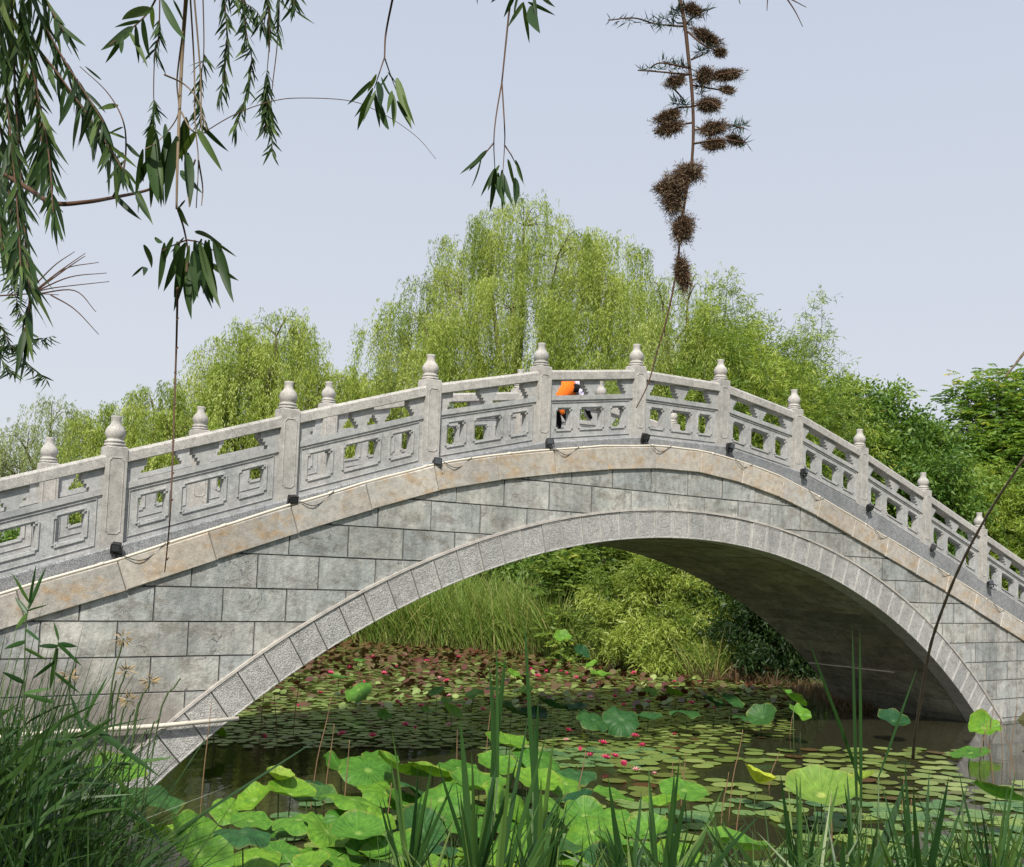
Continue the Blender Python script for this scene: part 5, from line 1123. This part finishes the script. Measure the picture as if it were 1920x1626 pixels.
m = MB(); l0 = np.array(tw_.location)
for (x_, y_) in [(331, 600), (330, 655), (327, 700), (326, 760), (323, 830), (322, 890), (320, 940), (314, 1020), (312, 1050)]:
    p = at_d(x_, y_, 1.9)-l0; m.tube([tuple(p), tuple(p+_r*.004+np.array([0, 0, .004]))], [.0028, .001], 4)
link('bud', m.mesh('bud', MT['twig']), tw_)
branch('sprig of long pale green leaves at the top, left of the tan shoot', [(310, -40), (280, 20), (245, 55), (205, 85)], 2.0, (.0022, .0012), [], 90, None, extra=[(250, 50, 190, 100), (235, 62, 200, 120), (262, 38, 215, 50), (243, 60, 280, 128), (255, 48, 262, 120), (268, 35, 272, 110), (285, 10, 285, 60), (230, 70, 220, 100), (280, 18, 232, 22)])
def strand(label, pts, dist, leafpx=34, every=5.5, group='thin willow strands with small leaves', n_mult=1.0, spread=.5, parts=None):
    W_ = [at_d(a, b, dist) for a, b in pts]; t = thing('willow_strand', label, 'branch', tuple(W_[0]), group); l0 = np.array(t.location); q = np.array(smooth_path(W_, 8))
    m = MB(); m.tube([tuple(p-l0) for p in q], list(np.linspace(.0022, .001, len(q))), 4); link('twig', m.mesh('twig', MT['twig']), t); mpp = dist/F_PX
    dl = np.r_[0, np.cumsum(np.linalg.norm(np.diff(q, axis=0), axis=1))]
    for (u0, u1, dn) in (parts or [(0, 1, 1)]):
        n = int((u1-u0)*dl[-1]/mpp/every*dn)+2
        for i in range(n):
            s = (u0+(u1-u0)*i/n)*dl[-1]; p = np.array([np.interp(s, dl, q[:, j]) for j in range(3)]); d = np.array([R.gauss(0, spread), R.gauss(0, spread), -1.0]); put_leaf(t, p, d, leafpx*mpp*R.uniform(.6, 1.2))
strand('thin willow strand of small leaves left of the middle top group', [(418, -30), (425, 60), (422, 130), (410, 190)], 3.6, 36, 3.6)
strand('thin willow strand of small leaves with a long tapering tail', [(455, -30), (462, 60), (472, 120), (455, 200), (440, 245)], 3.6, 36, 3.6)
strand('thin willow strand of small leaves ending in a full tuft', [(500, -30), (505, 70), (500, 150), (500, 240)], 3.5, 38, 3.0, parts=[(0, .35, .8), (.6, 1, 2.2)])
strand('thin willow strand of small leaves hanging lowest of the top group', [(525, -30), (520, 80), (510, 170), (508, 240), (512, 292)], 3.7, 34, 4.0, parts=[(0, .3, 1), (.75, 1, 1.1)])
strand('thin willow strand of small leaves furthest right of the top group', [(545, -40), (550, 0), (556, 22)], 3.6, 36, 3.0)
strand('short willow strand of small leaves at the very top of the group', [(400, -40), (440, -5), (480, 20), (500, 60)], 3.5, 36, 2.6)
strand('faint willow strand with two small leaf tufts above the big leaf knot', [(300, -30), (298, 60), (290, 110), (288, 180), (290, 200), (284, 240)], 3.2, 34, 3.4, parts=[(.25, .5, 1.4), (.8, 1, 2.2)])
strand('faint willow strand with small leaves behind the tan shoot', [(380, -30), (382, 100), (372, 180), (382, 230)], 3.4, 34, 4, parts=[(.5, 1, 1.4)])
def bare(label, lines, dist, r=.0013, mat='twig', name='bare_twig', group=None):
    W0 = at_d(*lines[0][0], dist); t = thing(name, label, 'twig', tuple(W0), group); m = MB()
    for ln in lines:
        q = smooth_path([at_d(a, b, dist) for a, b in ln], 6); m.tube([tuple(p-W0) for p in q], list(np.linspace(r, r*.4, len(q))), 5)
    link('twig', m.mesh('twig', MT[mat], True), t); return t
bare('thin bare twig arching from the leafy strands past the first hanging sprig', [[(372, 255), (440, 215), (510, 190), (570, 184), (660, 190), (720, 215), (760, 240), (790, 265), (817, 298)]], 3.0, .0016)
bare('fan of leafless twigs at the left edge', [[(-20, 556), (60, 551), (110, 553)], [(60, 550), (110, 510), (160, 475)], [(65, 548), (120, 505), (185, 492)], [(60, 550), (130, 520), (200, 512)], [(70, 551), (140, 545), (180, 585)], [(95, 553), (140, 580), (185, 627)], [(60, 550), (100, 540), (205, 528)], [(50, 552), (100, 500), (140, 472)], [(75, 540), (130, 500), (160, 480)]], 3.2, .0026)
branch('short willow sprig with a loose tuft of leaves hanging top centre', [(742, -30), (724, 60), (721, 108)], 2.4, (.0028, .0018), [[(721, 108), (712, 135), (702, 165)], [(721, 108), (732, 140), (745, 175)]], 70, None,
       extra=[(706, 138, 690, 175), (700, 150, 653, 200), (700, 165, 665, 222), (696, 180, 660, 240), (704, 170, 683, 230), (703, 175, 713, 240), (705, 150, 718, 205), (715, 145, 735, 190), (728, 140, 712, 165), (735, 170, 728, 215), (738, 175, 742, 242), (745, 150, 765, 235), (755, 178, 780, 235), (745, 190, 775, 240), (702, 185, 732, 240), (710, 190, 718, 248), (727, 135, 742, 160)])
branch('longest hanging willow sprig reaching the top of the tallest willow', [(962, -20), (955, 20), (941, 155)], 2.3, (.0028, .0018), [[(941, 155), (930, 220), (926, 268), (928, 318)], [(941, 155), (946, 240), (946, 272), (943, 320)], [(926, 268), (912, 285), (900, 300)], [(946, 272), (958, 290), (968, 310)]], 75, None,
       extra=[(908, 283, 865, 330), (905, 290, 880, 352), (912, 283, 878, 318), (928, 315, 903, 370), (928, 318, 920, 398), (932, 320, 935, 392), (942, 318, 945, 395), (936, 310, 912, 350), (942, 322, 952, 390), (955, 300, 968, 360), (962, 330, 974, 385), (966, 300, 983, 345), (952, 298, 960, 340), (926, 320, 915, 360), (935, 325, 930, 350), (968, 310, 984, 350)])
branch('cluster of willow leaves cut by the top edge above the longest sprig', [(985, -40), (978, -5)], 2.3, (.0028, .002), [], 70, None, extra=[(965, -10, 948, 32), (980, 5, 953, 48), (982, 5, 986, 82), (992, 5, 1000, 78), (1000, -10, 1010, 38), (990, 5, 1042, 28), (1010, -15, 1038, 20), (972, -10, 960, 30), (895, -25, 893, 10), (935, -8, 915, -2)])
bare('thin dark twigs at the very top right', [[(1380, -20), (1388, 8)], [(1440, -20), (1438, 20)], [(1470, -10), (1490, 20), (1505, 50)], [(1470, -8), (1512, 14)]], 2.5, .002)
strand('fine grey green willow spray low at the left edge', [(-40, 560), (0, 610), (30, 660), (90, 715)], 6.0, 26, 1.7, spread=1.2)
strand('fine willow spray hugging the left edge behind the long strand', [(-40, 640), (0, 650), (60, 640), (100, 630)], 6.0, 26, 1.9, spread=1.2)
strand('faint willow spray at the left edge below the bough', [(-30, 400), (10, 450), (20, 520), (40, 590), (60, 640)], 6.2, 26, 1.5, spread=1.1)
strand('faint willow spray lowest at the left edge', [(-40, 560), (-10, 640), (10, 690), (30, 700)], 6.0, 26, 1.5, spread=1.2)

# the dead branch hung with brown fluff
DB = 2.2
W0 = at_d(1268, -30, DB); t = thing('seed_hung_branch', 'dark hanging branch loaded with brown fluffy seed clumps and spiky needles', 'branch', tuple(W0)); m = MB()
main = [(1268, -30), (1283, 40), (1291, 110), (1298, 180), (1300, 250), (1296, 312), (1285, 372), (1275, 450), (1268, 510), (1252, 590), (1235, 650), (1215, 720), (1193, 765)]
q = smooth_path([at_d(a, b, DB) for a, b in main], 6); m.tube([tuple(p-W0) for p in q], list(np.linspace(.0042, .0011, len(q))), 6)
sides = [[(1283, 50), (1230, 45), (1190, 34), (1140, 38)], [(1285, 45), (1310, 25), (1334, 16)], [(1290, 60), (1320, 85), (1358, 100)], [(1292, 128), (1240, 118), (1218, 128)], [(1292, 140), (1240, 135), (1196, 132)], [(1296, 112), (1325, 100)], [(1298, 150), (1340, 142), (1393, 132)], [(1298, 160), (1345, 168), (1372, 172)], [(1292, 138), (1265, 150), (1252, 160)],
         [(1299, 200), (1262, 205), (1232, 228)], [(1299, 230), (1260, 238), (1228, 252)], [(1299, 245), (1350, 235), (1395, 240)], [(1299, 270), (1350, 262), (1400, 268)], [(1262, 165), (1285, 190)], [(1300, 200), (1330, 190), (1350, 205)]]
for s_ in sides:
    qq = smooth_path([at_d(a, b, DB+R.uniform(-.05, .05)*(i > 0)) for i, (a, b) in enumerate(s_)], 4); m.tube([tuple(p-W0) for p in qq], list(np.linspace(.0022, .0012, len(qq))), 5)
link('stem', m.mesh('stem', MT['twig'], True), t)
def fuzz(cx_, cy_, rx, ry, ang, n, mat, name='seed_clump', hair=.6):
    c = at_d(cx_, cy_, DB)-W0; k = DB/F_PX; u = unit(rng.normal(size=(n, 3))); rr_ = np.where(rng.uniform(size=(n, 1)) < .75, rng.uniform(0, 1, (n, 1))**.5*.82, rng.uniform(.3, 1.2, (n, 1))); u = u*rr_*(1+.18*np.sin(u[:, [0]]*6+u[:, [1]]*4)); ca, sa = math.cos(ang), math.sin(ang)
    a = u[:, 0]*rx*k; b = u[:, 1]*ry*k; P = c+_r*(a*ca-b*sa)[:, None]+_u*(a*sa+b*ca)[:, None]+_fw*(u[:, 2]*min(rx, ry)*k)[:, None]
    D = u@np.array([_r, _u, _fw])+rng.normal(size=(n, 3))*hair; V, F = leaves(P, D, rng.uniform(.004, .012, n), rng.uniform(.0008, .0015, n)); o = link(name, np_mesh(name, V, F, mat), t)
for (x_, y_, rx, ry, an, n) in [(1326, 70, 34, 10, -.55, 900), (1300, 18, 20, 9, -.4, 500), (1350, 98, 12, 6, -.1, 250), (1362, 140, 32, 9, .12, 900), (1364, 168, 16, 5, -.25, 250), (1266, 152, 20, 10, .3, 500), (1322, 142, 16, 16, 0, 700), (1330, 196, 24, 13, 0, 900), (1252, 218, 28, 10, .35, 800), (1256, 240, 30, 12, .3, 900), (1338, 240, 30, 12, .2, 900), (1340, 270, 24, 10, .1, 700), (1378, 262, 18, 6, -.35, 350), (1290, 325, 32, 20, .2, 1300), (1262, 352, 30, 26, .2, 1500), (1262, 378, 22, 28, .1, 900), (1244, 352, 18, 8, 0, 350), (1281, 428, 22, 28, -.2, 1500), (1280, 512, 13, 38, .18, 1300)]:
    fuzz(x_, y_, rx, ry, an, n*3, MT['fluff']); fuzz(x_, y_+3, rx*1.05, ry*1.15, an, n, MT['fluff2'], hair=1.2)
for (x0, y0, x1, y1) in [(1283, 48, 1140, 38), (1230, 45, 1270, 20), (1262, 30, 1290, 10), (1285, 45, 1334, 14), (1292, 128, 1196, 132), (1292, 126, 1240, 114), (1310, 130, 1315, 180), (1262, 192, 1290, 200), (1370, 240, 1400, 236), (1310, 98, 1330, 92), (1370, 262, 1400, 270)]:
    n = 80; u = rng.uniform(0, 1, n); P = np.array([at_d(x0+(x1-x0)*a, y0+(y1-y0)*a, DB) for a in u])-W0; D = rng.normal(size=(n, 3))+_u*.3; V, F = leaves(P, D, rng.uniform(.012, .030, n), .0022); link('needle_spray', np_mesh('needle_spray', V, F, MT['needle']), t)

# leaning brown stalk at the right, and the short one above it
def stalk(label, pts, dist, r0, r1):
    W_ = [at_d(a, b, dist+dd) for a, b, dd in pts]; t = thing('leaning_stalk', label, 'stalk', tuple(W_[0])); l0 = W_[0]; q = smooth_path(W_, 8); m = MB(); rr = np.linspace(r0, r1, len(q))*(1+.12*np.sin(np.arange(len(q))*2.1)); m.tube([tuple(p-l0) for p in q], list(rr), 7); link('stem', m.mesh('stem', MT['stalk'], True), t)
    return t
stalk('long brown woody stalk leaning across the right foot of the arch', [(1960, 800, 0), (1918, 862, 0), (1850, 968, .2), (1800, 1062, .4), (1768, 1140, .6), (1745, 1210, .8), (1730, 1290, 1.0), (1716, 1375, 1.2), (1712, 1420, 1.4)], 3.6, .0035, .008)
stalk('short brown twig end entering at the right above the bamboo', [(1960, 615, 0), (1920, 662, 0), (1900, 688, 0), (1883, 708, 0)], 3.0, .005, .002)
